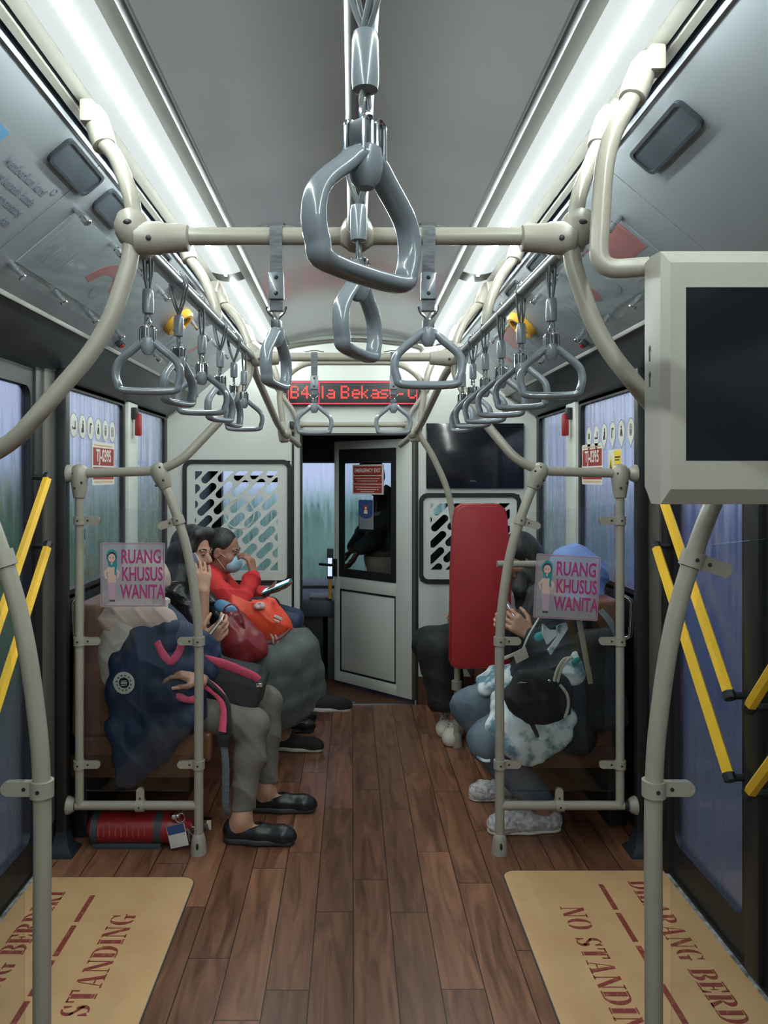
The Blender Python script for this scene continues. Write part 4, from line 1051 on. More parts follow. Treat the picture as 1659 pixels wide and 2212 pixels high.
ob('picture_arc', MB().ringprism(circ(1.56, .215, .045, 24), circ(1.56, .215, .030, 24), .0006, m @ Matrix.Translation((0, 0, .0019))), 'posterg', t)
tx = MB()
for k, ln in enumerate(('Memberikan kursi', 'prioritas kepada lansia', 'ibu hamil, penyandang', 'disabilitas, dan', 'ibu membawa anak')):
    tx.add(*text_mesh(ln, .034, .0006, .0007, .85, 'RIGHT'), m @ Matrix.Translation((1.87, .285 - .038 * k, .0014)))
ob('lettering', tx, 'text', t)
ob('logo', MB().ringprism(circ(1.80, .315, .012, 16), circ(1.80, .315, .007, 16), .0006, m @ Matrix.Translation((0.09, -.01, .0014))), 'text', t)
# ------------------------------------------------------------------ benches, board, floor items
def quadbar(poly_xz, y0, y1, mb=None):
    mb = mb or MB()
    return mb.prism(poly_xz, -(y1 - y0), frame((0, y0, 0), (1, 0, 0), (0, 0, 1)))
def soft(poly, y0, y1, bev=0.02):
    bm = bmesh.new(); mb = quadbar(poly, y0, y1)
    vv = [bm.verts.new(p) for p in mb.v]
    for f in mb.f: bm.faces.new([vv[i] for i in f])
    bmesh.ops.bevel(bm, geom=bm.edges[:], offset=bev, segments=3, affect='EDGES', profile=0.6)
    return MB().frombm(bm)
for s, side in ((-1, 'left'), (1, 'right')):
    t = thing('bench', 'brown vinyl side bench on the %s' % side, 'bench', (s * 0.85, 3.85, 0))
    y1 = 4.74 if s < 0 else 4.70
    n = 3; yb = 3.0 if s < 0 else 3.10; w = (y1 - yb) / n
    sf = .55 if s < 0 else .66
    for k in range(n):
        a, b = yb + k * w + .004, yb + (k + 1) * w - .004
        ob('seat', soft([(s * sf, .30), (s * 1.06, .30), (s * 1.06, .405), (s * sf, .42)], a, b), 'brownseat', t)
        ob('backrest', soft([(s * .93, .40), (s * .985, .92), (s * 1.09, .92), (s * 1.10, .40)], a, b), 'brownseat', t)
    ob('base', MB().box((s * 1.04, yb + .02, 0), (s * 1.12, y1, .30), .01), 'black', t)
    ob('end_panel', MB().box((s * (sf + .05), yb, .245), (s * 1.10, yb + .012, .33), .004), 'wood_sk', t)
    hd = MB().tube(fillet([(s * 1.05, 2.985, .79), (s * 1.075, 2.97, .80), (s * 1.082, 2.97, .94), (s * 1.05, 2.985, .96)], .03, 5), .008, 10)
    ob('grab_loop', hd, 'chrome', t)

t = thing('folding_backrest', 'tall red padded board standing in the aisle on the right', 'backrest', (0.637, 3.87, 0.45))
bm = bmesh.new()
pl = [(0.487, .50), (.497, .475), (.525, .46), (.76, .46), (.785, .475), (.795, .505), (.792, .95), (.775, 1.22), (.765, 1.262), (.735, 1.284), (.55, 1.286), (.520, 1.265), (.510, 1.22), (.495, .95)]
mb = MB().prism(pl, .07, frame((0, 3.90, 0), (1, 0, 0), (0, 0, 1)))
vv = [bm.verts.new(p) for p in mb.v]
for f in mb.f: bm.faces.new([vv[i] for i in f])
bmesh.ops.bevel(bm, geom=[e for e in bm.edges if abs(e.verts[0].co.y - e.verts[1].co.y) < 1e-4], offset=.018, segments=4, affect='EDGES', profile=.6)
ob('padding', MB().frombm(bm), 'redseat', t)
pp = MB().tube([(x * .985 + .0096 - 0.0, 3.835, (z - .87) * .985 + .87) for x, z in pl], .004, 8, closed=True)
ob('piping', pp, 'redseat', t)
ob('board', MB().box((.53, 3.90, .50), (.75, 3.925, 1.22), .006), 'dark', t)
ob('mount', MB().box((.70, 3.925, .75), (.74, 4.05, .80), .005).box((.56, 3.925, .60), (.60, 4.05, .64), .005), 'dark', t)

t = thing('fire_extinguisher', 'red fire extinguisher lying under the left bench', 'fire extinguisher', (-.82, 2.97, 0.0))
ob('cylinder', MB().lathe([(0.0, -.02), (.035, -.012), (.055, .02), (.056, .04), (.056, .30), (.05, .34), (.03, .37), (.02, .385)], (-1.0, 2.97, .066), (1, 0, 0), 24), 'red', t)
ob('bracket', MB().lathe([(.0575, 0), (.0575, .025)], (-.995, 2.97, .066), (1, 0, 0), 24).lathe([(.0575, 0), (.0575, .03)], (-.755, 2.97, .066), (1, 0, 0), 24).box((-.99, 2.93, 0), (-.73, 3.01, .02), .003), 'dash', t)
tx = MB()
for k in range(9):
    x = -.965 + k * .022; tx.box((x, 2.97 - .0568, .055), (x + .004, 2.97 - .0555, .085 + .012 * (k % 3)))
ob('small_print', tx, 'posterr', t)
ob('valve', MB().cyl((-.618, 2.97, .066), (-.585, 2.97, .066), .016).box((-.60, 2.955, .06), (-.54, 2.985, .10), .005), 'chrome', t)
t = thing('tag', 'blue and white inspection tag with keys hanging by the left post', 'tag', (-.66, 2.915, 0.01))
m = frame((-.665, 2.915, .075), (.97, 0, .22), (-.22, 0, .97))
ob('card', MB().box((-.035, -.06, 0), (.035, .025, .002), .0005, m), 'printw', t)
ob('blue_header', MB().box((-.033, -.008, -.001), (.033, .025, 0), 0, m).box((-.033, -.008, .002), (.033, .025, .003), 0, m), 'navyp', t)
ob('ring', MB().tube([(-.652 + .018 * math.cos(a), 2.918, .125 + .018 * math.sin(a)) for a in [k * PI / 8 for k in range(16)]], .002, 8, closed=True), 'chrome', t)
kk = MB()
for dx, dz in ((.012, -.05), (.03, -.075), (.045, -.10)):
    kk.tube([(-.65, 2.92, .112), (-.65 + dx, 2.918, .112 + dz * .5), (-.65 + dx * 1.2, 2.916, .112 + dz)], .004, 6)
kk.ball((-.675, 2.92, .13), .014, seg=10).ball((-.66, 2.915, .135), .011, seg=10)
ob('key', kk, 'chrome', t)
ob('strap', MB().box((-.64, 2.914, .085), (-.625, 2.918, .105)), 'red', t)

# floor mats with stencilled lettering
def arc_poly(cx, cy, ro, ri, a0, a1, sx=1, ix=0, n=14):
    """crescent between outer ellipse (ro) and inner ellipse (ri)"""
    o = [(cx + ro[0] * math.cos(math.radians(a0 + (a1 - a0) * k / n)), cy + ro[1] * math.sin(math.radians(a0 + (a1 - a0) * k / n))) for k in range(n + 1)]
    i = [(cx + ix + ri[0] * math.cos(math.radians(a1 - (a1 - a0) * k / n)), cy + ri[1] * math.sin(math.radians(a1 - (a1 - a0) * k / n))) for k in range(n + 1)]
    return o + i
def rct(a, b, c, d): return [(a, b), (c, b), (c, d), (a, d)]
SER = lambda x: [rct(x - .19, 0, x + .19, .06), rct(x - .19, .94, x + .19, 1)]
STEM = lambda x: [rct(x - .135, .085, x + .135, .915)]
GL = {
 'I': (.46, SER(.21) + STEM(.21)),
 'N': (.95, [rct(.10, .0, .16, .86), rct(.0, 0, .26, .06), rct(.74, .14, .80, 1), rct(.64, .94, .90, 1), [(.02, 1), (.28, 1), (.80, .06), (.80, 0), (.62, 0), (.09, .92)]]),
 'T': (.82, STEM(.38) + [rct(.22, 0, .54, .06), rct(0, .93, .34, 1), rct(.42, .93, .76, 1), [(0, 1), (.06, 1), (.09, .70), (.0, .70)], [(.76, 1), (.70, 1), (.67, .70), (.76, .70)]]),
 'A': (.95, [[(.40, 1), (.56, 1), (.84, .04), (.60, .04)], [(.36, .92), (.40, .92), (.19, .06), (.14, .06)], rct(.28, .30, .52, .36), rct(.0, 0, .30, .06), rct(.52, 0, .92, .06)]),
 'D': (.92, SER(.19)[:0] + [rct(.0, 0, .38, .06), rct(.0, .94, .38, 1)] + STEM(.19) + [arc_poly(.36, .5, (.50, .5), (.26, .44), -84, 84)]),
 'L': (.75, [rct(.0, 0, .34, .06), rct(.0, .94, .38, 1)] + STEM(.19) + [rct(.34, 0, .70, .06), [(.70, 0), (.70, .34), (.64, .34), (.52, .06)]]),
 'E': (.80, [rct(.0, 0, .34, .06), rct(.0, .94, .34, 1)] + STEM(.19) + [rct(.36, 0, .72, .06), rct(.36, .94, .70, 1), rct(.33, .47, .54, .53), [(.72, 0), (.72, .32), (.66, .32), (.56, .06)], [(.70, 1), (.70, .70), (.64, .70), (.54, .94)], rct(.50, .36, .55, .64)]),
 'B': (.86, [rct(.0, 0, .36, .06), rct(.0, .94, .36, 1)] + STEM(.19) + [arc_poly(.36, .75, (.40, .25), (.17, .19), -80, 86), arc_poly(.36, .26, (.45, .26), (.21, .20), -86, 80)]),
 'R': (.92, [rct(.0, 0, .38, .06), rct(.0, .94, .36, 1)] + STEM(.19) + [arc_poly(.36, .74, (.42, .26), (.18, .20), -86, 86), [(.36, .46), (.52, .46), (.82, .0), (.56, 0)], rct(.56, 0, .90, .06)]),
 'G': (.95, [arc_poly(.42, .5, (.42, .5), (.18, .44), 96, 264), arc_poly(.45, .5, (.38, .5), (.36, .44), 40, 86), rct(.56, .0, .78, .40), rct(.46, .38, .90, .44), [(.80, 1), (.80, .66), (.74, .66), (.66, .9)]]),
 'O': (.95, [arc_poly(.43, .5, (.43, .5), (.19, .45), 98, 262), arc_poly(.47, .5, (.43, .5), (.19, .45), -82, 82)]),
 'S': (.76, [arc_poly(.36, .73, (.32, .27), (.13, .21), 75, 235), arc_poly(.34, .27, (.34, .27), (.14, .21), -110, 60), [(.08, .68), (.28, .56), (.64, .30), (.56, .20), (.30, .40), (.06, .60)], [(.62, 1), (.62, .68), (.56, .68), (.46, .92)], [(.04, 0), (.04, .34), (.10, .34), (.22, .08)]]),
 ' ': (.45, [])}
def stencil(word, h, ws):
    polys = []; x = 0
    for ch in word:
        w, ps = GL[ch]
        polys += [[((x + p[0]) * ws, p[1] * h) for p in q] for q in ps]; x += w + .07
    return polys, x * ws
for s, side in ((-1, 'left'), (1, 'right')):
    yf = 2.72 if s < 0 else 2.765
    t = thing('floor_mat', 'tan NO STANDING floor sheet in front of the %s door' % side, 'floor mat', (s * .83, 2.1, 0), 'tan no standing floor sheets')
    xx = lambda v: s * v - .006
    ob('sheet', MB().prism([(xx(x), y) for x, y in [(1.125, 1.45)] + [(1.125, yf)] + [(.545 + .045 - .045 * math.sin(a), yf - .045 + .045 * math.cos(a)) for a in [k * PI / 16 for k in range(9)]] + [(.545, 1.45)]], .0035), 'mat', t)
    ob('edge', MB().tube([(xx(x), y, .001) for x, y in [(1.12, yf)] + [(.545 + .045 - .045 * math.sin(a), yf - .045 + .045 * math.cos(a)) for a in [k * PI / 16 for k in range(9)]] + [(.545, 1.46)]], .003, 6), 'dash', t)
    up = (s, 0, 0); rd = (0, -s, 0)
    for word, x0, ye in (('NO STANDING', .69, 2.53 if s > 0 else 2.495), ('DILARANG BERDIRI', .97, 2.69 if s > 0 else 2.63)):
        pol, L = stencil(word, .076, .0655 if 'NO' in word else .0605)
        y0 = ye if s > 0 else ye - L
        m = frame((xx(x0), y0, .0037), rd, up)
        w0 = 0.0
        for part in word.split():
            pol, L1 = stencil(part, .076, .0655 if 'NO' in word else .0605); lt = MB()
            for q in pol: lt.prism([(p[0] + w0, p[1]) for p in q], .0005, m)
            ob('lettering', lt, 'matr', t); w0 += L1 + .52 * (.0655 if 'NO' in word else .0605)
    lt = MB(); y = 2.67 if s > 0 else 2.60
    while y > 1.6:
        a, b = sorted((xx(.862), xx(.879))); lt.box((a, y - .155, .0037), (b, y, .0042)); y -= .175
    ob('dash_marking', lt, 'matr', t)
# ------------------------------------------------------------------ smooth solids from distance fields (people, clothes, bags)
import openvdb as vdb
def vv3(p): return np.array((p[0], p[1], p[2]), dtype=np.float32)
class SD:
    """list of rounded shapes blended smoothly into one closed surface"""
    def __init__(s, k=0.02): s.p = []; s.k = k
    def cone(s, a, b, ra, rb=None, k=None): s.p.append(('c', vv3(a), vv3(b), ra, ra if rb is None else rb, s.k if k is None else k)); return s
    def chain(s, pts, rs, k=None):
        for i in range(len(pts) - 1): s.cone(pts[i], pts[i + 1], rs[i], rs[i + 1], k)
        return s
    def ell(s, c, r, R=None, k=None): s.p.append(('e', vv3(c), vv3(r), R, s.k if k is None else k)); return s
    def box(s, c, h, R=None, rnd=0.02, k=None): s.p.append(('b', vv3(c), vv3(h), R, rnd, s.k if k is None else k)); return s
    def sheet(s, rows, r0, r1=None, n=5, k=.03):
        """thick hanging cloth through rows of points"""
        r1 = r0 if r1 is None else r1; gr = []
        for row in rows:
            row = [Vector(p) for p in row]; q = []
            for i in range(n + 1):
                t = i / n * (len(row) - 1); a = min(int(t), len(row) - 2); q.append(row[a].lerp(row[a + 1], t - a))
            gr.append(q)
        m = len(gr) - 1
        for i in range(m):
            ra = r0 + (r1 - r0) * i / m; rb = r0 + (r1 - r0) * (i + 1) / m
            for j in range(n + 1):
                s.cone(gr[i][j], gr[i + 1][j], ra, rb, k)
                if j < n: s.cone(gr[i][j], gr[i + 1][j + 1], ra, rb, k).cone(gr[i][j + 1], gr[i + 1][j], ra, rb, k)
        return s
    def sub(s, c, r, R=None, k=0.008): s.p.append(('-', vv3(c), vv3(r), R, k)); return s
    def cut(s, p, n, k=0.006): s.p.append(('x', vv3(p), vv3(Vector(n).normalized()), k)); return s
    def ext(s, o): s.p += o.p; return s
    def grown(s, g):
        o = SD(s.k)
        for q in s.p:
            if q[0] == 'c': o.p.append(('c', q[1], q[2], q[3] + g, q[4] + g, q[5]))
            elif q[0] == 'e': o.p.append(('e', q[1], q[2] + g, q[3], q[4]))
            else: o.p.append(q)
        return o
    def mesh(s, vox=0.006, fold=None):
        lo = np.full(3, 1e9); hi = -lo
        for q in s.p:
            if q[0] == 'c':
                for c, r in ((q[1], q[3]), (q[2], q[4])): lo = np.minimum(lo, c - r); hi = np.maximum(hi, c + r)
            elif q[0] in 'eb':
                r = np.full(3, float(np.linalg.norm(q[2])) if q[0] == 'b' else float(q[2].max())); lo = np.minimum(lo, q[1] - r); hi = np.maximum(hi, q[1] + r)
        lo -= 0.03; hi += 0.03
        n = np.ceil((hi - lo) / vox).astype(int) + 1
        ax = [(lo[i] + vox * np.arange(n[i])).astype(np.float32) for i in range(3)]
        D = np.full(tuple(n), 0.08, dtype=np.float32)
        for q in s.p:
            if q[0] == 'x':
                d = (ax[0][:, None, None] - q[1][0]) * q[2][0] + (ax[1][None, :, None] - q[1][1]) * q[2][1] + (ax[2][None, None, :] - q[1][2]) * q[2][2]
                k = q[3]; h = np.maximum(k - np.abs(D - d), 0) / k; D = np.maximum(D, d) + h * h * k * .25
                continue
            k = q[-1]; mg = k + 0.03
            if q[0] == 'c': a = np.minimum(q[1] - q[3], q[2] - q[4]) - mg; b = np.maximum(q[1] + q[3], q[2] + q[4]) + mg
            else:
                r = float(np.linalg.norm(q[2])) if q[0] == 'b' else float(q[2].max()); a = q[1] - r - mg; b = q[1] + r + mg
            i0 = [max(0, int((a[i] - lo[i]) / vox)) for i in range(3)]; i1 = [min(int(n[i]), int((b[i] - lo[i]) / vox) + 2) for i in range(3)]
            if any(i0[i] >= i1[i] for i in range(3)): continue
            sl = tuple(slice(i0[i], i1[i]) for i in range(3))
            X = ax[0][sl[0]][:, None, None]; Y = ax[1][sl[1]][None, :, None]; Z = ax[2][sl[2]][None, None, :]
            if q[0] == 'c':
                A, B = q[1], q[2]; e = B - A; L2 = float(e @ e) + 1e-12
                px, py, pz = X - A[0], Y - A[1], Z - A[2]
                t = np.clip((px * e[0] + py * e[1] + pz * e[2]) / L2, 0, 1)
                d = np.sqrt((px - t * e[0]) ** 2 + (py - t * e[1]) ** 2 + (pz - t * e[2]) ** 2) - (q[3] + t * (q[4] - q[3]))
            else:
                px, py, pz = X - q[1][0], Y - q[1][1], Z - q[1][2]
                R = q[3]
                if R is not None:
                    R = np.array(R.to_3x3() if hasattr(R, 'to_3x3') else R, dtype=np.float32)
                    px, py, pz = (px * R[0, 0] + py * R[1, 0] + pz * R[2, 0], px * R[0, 1] + py * R[1, 1] + pz * R[2, 1], px * R[0, 2] + py * R[1, 2] + pz * R[2, 2])
                r = q[2]
                if q[0] == 'b':
                    rn = q[4]; dx, dy, dz = np.abs(px) - r[0] + rn, np.abs(py) - r[1] + rn, np.abs(pz) - r[2] + rn
                    d = np.sqrt(np.maximum(dx, 0) ** 2 + np.maximum(dy, 0) ** 2 + np.maximum(dz, 0) ** 2) + np.minimum(np.maximum(dx, np.maximum(dy, dz)), 0) - rn
                else:
                    k0 = np.sqrt((px / r[0]) ** 2 + (py / r[1]) ** 2 + (pz / r[2]) ** 2); k1 = np.sqrt((px / r[0] ** 2) ** 2 + (py / r[1] ** 2) ** 2 + (pz / r[2] ** 2) ** 2)
                    d = k0 * (k0 - 1) / np.maximum(k1, 1e-6)
            S = D[sl]
            if q[0] == '-':
                h = np.maximum(k - np.abs(S + d), 0) / k; D[sl] = np.maximum(S, -d) + h * h * k * .25
            else:
                h = np.maximum(k - np.abs(S - d), 0) / max(k, 1e-6); D[sl] = np.minimum(S, d) - h * h * k * .25
        if fold is not None:
            D += fold(ax[0][:, None, None], ax[1][None, :, None], ax[2][None, None, :]).astype(np.float32)
        g = vdb.FloatGrid(background=0.08); g.copyFromArray(np.ascontiguousarray(D))
        p, f = g.convertToQuads()
        p = p * vox + lo
        return p.tolist(), f.tolist()

def folds(amp, fx=18, fy=18, fz=10, ph=0.0):
    def f(X, Y, Z):
        w = np.sin(fx * .6 * X + 1.7 * np.sin(fz * .5 * Z + ph) + ph) + np.sin(fy * .7 * Y + 1.3 * np.sin(fz * Z * .8) + 2 * ph)
        return amp * (np.sin(fx * X + fy * Y * .5 + fz * Z + 1.6 * w + ph) * .6 + np.sin(fy * 1.7 * Y - fz * 1.9 * Z + fx * .4 * X + w) * .4)
    return f

def ridges(amp, d, f=9.0, ph=0.0, warp=1.5, fine=.35):
    """sharp cloth folds running across direction d"""
    d = Vector(d).normalized(); u = d.orthogonal().normalized(); w = d.cross(u)
    def g(X, Y, Z):
        a = d.x * X + d.y * Y + d.z * Z; b = u.x * X + u.y * Y + u.z * Z; c = w.x * X + w.y * Y + w.z * Z
        wp = warp * np.sin(7 * b + 2.1 * np.sin(5 * c + ph) + ph) + .8 * np.sin(11 * c + 4 * a + ph)
        r1 = 1 - np.abs(np.sin(f * a + wp + ph)); r2 = 1 - np.abs(np.sin(1.9 * f * a - 1.3 * wp + 6 * b + 2 * ph)); r3 = np.sin(3.1 * f * a + 17 * b - 13 * c + 2 * wp)
        m = .55 + .45 * np.sin(6 * b - 5 * c + ph)
        return -amp * (m * r1 * r1 * 1.4 + .5 * r2 * r2 + fine * .3 * r3 - .25)
    return g

def sob(name, sd, m, parent=None, origin=None, vox=0.006, fold=None, label=None):
    p, f = sd.mesh(vox, fold)
    me = bpy.data.meshes.new(name)
    o0 = ORI[parent.name] if parent is not None else Vector(origin)
    a = np.array(p, dtype=np.float64) - np.array(o0)
    me.from_pydata(a.tolist(), [], f); me.update()
    me.polygons.foreach_set('use_smooth', [True] * len(me.polygons))
    me.materials.append(M[m])
    o = bpy.data.objects.new(name, me); COL.objects.link(o)
    if parent is not None: o.parent = parent
    else: o.location = o0
    ORI[o.name] = Vector(o0)
    if label: o['label'] = label
    return o

def nrm(v): return Vector(v).normalized()
def basis(f, u=(0, 0, 1)):
    """columns: side (to the person's left), forward, up"""
    f = nrm(f); u = Vector(u); u = (u - f * u.dot(f)).normalized(); sd = u.cross(f)
    return Matrix(((sd.x, f.x, u.x), (sd.y, f.y, u.y), (sd.z, f.z, u.z)))

def head_sd(sd, c, f, u=(0, 0, 1), k=.018, mouth=True):
    B = basis(f, u); c = Vector(c); L = lambda x, y, z: c + B @ V(x, y, z)
    sd.ell(L(0, -.012, .030), (.073, .092, .088), B, k); sd.ell(L(0, .022, -.040), (.058, .066, .078), B, .03)
    sd.ell(L(0, .058, -.095), (.026, .022, .020), B, .02)
    sd.cone(L(0, .084, .004), L(0, .103, -.028), .008, .0125, .012); sd.ell(L(0, .098, -.034), (.0165, .010, .008), B, .008)
    sd.ell(L(.026, .078, .022), (.026, .012, .008), B, .012); sd.ell(L(-.026, .078, .022), (.026, .012, .008), B, .012)
    sd.ell(L(.042, .058, -.030), (.022, .022, .022), B, .02); sd.ell(L(-.042, .058, -.030), (.022, .022, .022), B, .02)
    for x in (.031, -.031): sd.sub(L(x, .097, .004), (.016, .016, .010), B, .010)
    for x in (.031, -.031): sd.ell(L(x, .076, .003), (.0125, .0115, .0105), B, .003)
    for z in (-.058, -.068): sd.ell(L(0, .086, z), (.022, .010, .0055), B, .004)
    for x in (1, -1):
        sd.ell(L(x * .075, -.010, -.012), (.010, .020, .032), B, .008); sd.sub(L(x * .084, -.006, -.010), (.006, .010, .018), B, .006)
    return L, B
def face_parts(par, L, B, lips=True, lidm='eye'):
    e = SD(.002)
    for x in (.031, -.031): e.ell(L(x, .0815, .003), (.0115, .007, .0052), B, .001)
    sob('eyes', e, 'eye', par, vox=.0022)
    b = SD(.004)
    for x in (1, -1): b.cone(L(x * .016, .0885, .026), L(x * .034, .084, .030), .0036, .0036).cone(L(x * .034, .084, .030), L(x * .052, .068, .024), .0036, .0025)
    sob('eyebrows', b, 'hair', par, vox=.003)
    if lips:
        m = SD(.004).ell(L(0, .0925, -.057), (.019, .006, .0042), B).ell(L(0, .092, -.066), (.017, .006, .0048), B)
        sob('lips', m, 'lip', par, vox=.0025)

def hand_sd(sd, w, d, n, t, curl=(.35, .4, .35), thumb=.3, sc=1.0, ex=(0, 0, 0, 0)):
    """w wrist, d pointing of the palm, n where the palm faces, t towards the thumb"""
    d = nrm(d); n = Vector(n); n = (n - d * n.dot(d)).normalized(); t = Vector(t); t = (t - d * t.dot(d) - n * t.dot(n)).normalized(); w = Vector(w)
    kn = []
    for i in range(4):
        k = w + d * (.088 - .006 * abs(i - 1)) * sc + t * (.030 - i * .0205) * sc; kn.append(k)
        sd.cone(w + t * (.014 - i * .009) * sc, k, .0135 * sc, .0115 * sc, .012)
    ln = [(.040, .025, .020), (.044, .028, .021), (.041, .026, .020), (.032, .020, .017)]
    for i in range(4):
        p = kn[i]; a = ex[i]; r = (.0092, .0085, .0078, .0066)
        for j in range(3):
            a += curl[j]; q = d * math.cos(a) + n * math.sin(a) + t * (.06 - .04 * i)
            p2 = p + q.normalized() * ln[i][j] * sc
            sd.cone(p, p2, r[j] * sc, r[j + 1] * sc, .004); p = p2
    b = w + d * .022 * sc + t * .022 * sc
    e1 = (d * .62 + t * .72 + n * thumb).normalized(); p1 = b + e1 * .045 * sc; e2 = (d * .85 + t * .30 + n * (thumb + .15)).normalized(); p2 = p1 + e2 * .032 * sc; p3 = p2 + (e2 + n * .25 - t * .1).normalized() * .024 * sc
    sd.cone(b, p1, .0135 * sc, .011 * sc, .012).cone(p1, p2, .0105 * sc, .0092 * sc, .004).cone(p2, p3, .0092 * sc, .0072 * sc, .004)
    return kn

def torso_sd(J, k=.05):
    sd = SD(k); lat = (J['shR'] - J['shL']).normalized()
    sd.cone(J['hipL'], J['hipR'], .112)
    mid = (J['pel'] + J['che']) / 2
    sd.cone(J['pel'], mid, .118, .105); sd.cone(mid - lat * .035, mid + lat * .035, .102)
    sd.cone(J['che'] - lat * .07, J['che'] + lat * .07, .102); sd.cone(mid, J['che'], .105, .10)
    top = (J['shL'] + J['shR']) / 2
    sd.cone(J['shL'], J['shR'], .055); sd.cone(J['che'], top, .10, .07); return sd
def arm_sd(a, b, c, k=.03):
    return SD(k).cone(a, b, .048, .038).cone(b, c, .037, .025)
def leg_sd(h, kn, an, k=.04):
    return SD(k).cone(h, kn, .086, .058).cone(kn, kn * .65 + an * .35, .056, .053).cone(kn * .65 + an * .35, an, .052, .036)
def neck_sd(J, k=.03):
    top = (J['shL'] + J['shR']) / 2
    return SD(k).cone(top, J['head'] + V(0, 0, -.05), .052, .05)
def shoe_sd(an, to, zf=0.0):
    """low shoe from heel under the ankle to the toe direction, sole on zf"""
    d = Vector((to[0] - an[0], to[1] - an[1], 0)).normalized(); w = V(-d.y, d.x, 0); h = Vector((an[0], an[1], zf)) - d * .035
    sd = SD(.025)
    sd.cone(h + V(0, 0, .036), h + d * .10 + V(0, 0, .040), .034, .034).cone(h + d * .10 + V(0, 0, .038), h + d * .20 + V(0, 0, .034), .036, .036).cone(h + d * .20 + V(0, 0, .032), h + d * .228 + V(0, 0, .030), .034, .026)
    sd.cone(h + V(0, 0, .055), h + d * .03 + V(0, 0, .06), .032, .030)
    return sd, h, d, w
def foot_prims(sd, an, to, zf=0.0):
    d = Vector((to[0] - an[0], to[1] - an[1], 0)).normalized(); h = Vector((an[0], an[1], zf)) - d * .03
    sd.cone(h + V(0, 0, .04), h + d * .12 + V(0, 0, .04), .026, .026, .03).cone(h + d * .12 + V(0, 0, .036), h + d * .20 + V(0, 0, .03), .026, .02, .02); sd.cone(an, h + V(0, 0, .045), .034, .028, .03)
def shoes(par, pairs, m, sole, style='flat'):
    for an, to, zf in pairs:
        sd, h, d, w = shoe_sd(an, to, zf)
        if style == 'flat': sd.sub(h + d * .055 + V(0, 0, .088), (.062, .030, .040), Matrix(((d.x, w.x, 0), (d.y, w.y, 0), (0, 0, 1))), .006)
        o = sob('shoe', sd.cut((0, 0, zf + .016), (0, 0, -1)), m, par, vox=.004)
        so = SD(.03).cone(h + V(0, 0, .014), h + d * .10 + V(0, 0, .014), .036, .034).cone(h + d * .10 + V(0, 0, .014), h + d * .215 + V(0, 0, .014), .038, .032)
        so.cut((0, 0, zf + .002), (0, 0, -1)).cut((0, 0, zf + (.026 if style == 'flat' else .024)), (0, 0, 1))
        sob('sole', so, sole, o, vox=.004)
        if style == 'lace':
            lc = MB()
            for q in range(4):
                c = h + d * (.085 + .022 * q) + V(0, 0, .079 - .006 * q); lc.tube([c - w * .018 - d * .006, c + V(0, 0, .004), c + w * .018 + d * .006], .003, 6)
            lc.tube(smooth_path([h + d * .08 + V(0, 0, .082), h + d * .075 + w * .03 + V(0, 0, .10), h + d * .09 + w * .035 + V(0, 0, .08)], 5), .0022, 6)
            lc.tube(smooth_path([h + d * .08 + V(0, 0, .082), h + d * .10 - w * .02 + V(0, 0, .112), h + d * .105 - w * .03 + V(0, 0, .08)], 5), .0022, 6)
            ob('laces', lc, 'dash', o)
# ------------------------------------------------------------------ people
def person(label, J, skin, hands=(), faceu=(0, 0, 1), vox=.006, feet=True):
    sd = SD(.03)
    sd.ext(torso_sd(J).grown(-.010)); sd.ext(neck_sd(J))
    for q in 'LR':
        sd.ext(arm_sd(J['sh' + q], J['el' + q], J['wr' + q]))
        sd.ext(leg_sd(J['hip' + q], J['kn' + q], J['an' + q]).grown(-.010)).cone(J['an' + q].lerp(J['kn' + q], .22), J['an' + q], .036, .034)
        if feet: foot_prims(sd, J['an' + q], J['to' + q], J.get('zf' + q, 0.0))
    L, B = head_sd(sd, J['head'], J['face'], faceu)
    for h in hands: hand_sd(sd, *h[0], **h[1])
    base = V(J['pel'].x, J['pel'].y, 0.0)
    o = sob('person', sd, skin, None, base, vox)
    tag(o, label, 'person')
    return o, L, B

def sleeve(sd, a, b, c, g=.014, end=.0, k=.03):
    sd.cone(a, b, .050 + g, .040 + g, k).cone(b, Vector(b).lerp(Vector(c), 1 - end), .039 + g, .030 + g, k); return sd

# --- woman with the navy jacket, nearest on the left
J = dict(pel=V(-.85, 3.20, .52), hipL=V(-.83, 3.29, .51), hipR=V(-.83, 3.10, .51), che=V(-.90, 3.20, .78), shL=V(-.87, 3.375, .845), shR=V(-.89, 3.03, .835),
         head=V(-.865, 3.19, .965), face=V(.80, -.05, -.60), elR=V(-.72, 3.02, .62), wrR=V(-.62, 3.14, .74), elL=V(-.60, 3.33, .60), wrL=V(-.585, 2.985, .625),
         knR=V(-.395, 3.06, .435), anR=V(-.43, 2.99, .085), toR=V(-.2, 2.965, 0), knL=V(-.37, 3.33, .445), anL=V(-.365, 3.27, .085), toL=V(-.1, 3.255, 0))
p1, L, B = person('woman in navy jacket and pale headscarf, bowed over a phone behind the left sign', J, 'skin',
    [((J['wrR'], (.75, .12, .45), (.1, .9, .5), (-.3, -.2, 1)), dict(curl=(.5, .6, .4))),
     ((J['wrL'], (-.80, -.30, .50), (-.55, .25, -.80), (.0, -.2, -1)), dict(curl=(.50, .60, .45), thumb=.2, sc=1.0))], faceu=(.6, 0, .8))
face_parts(p1, L, B, lips=False)
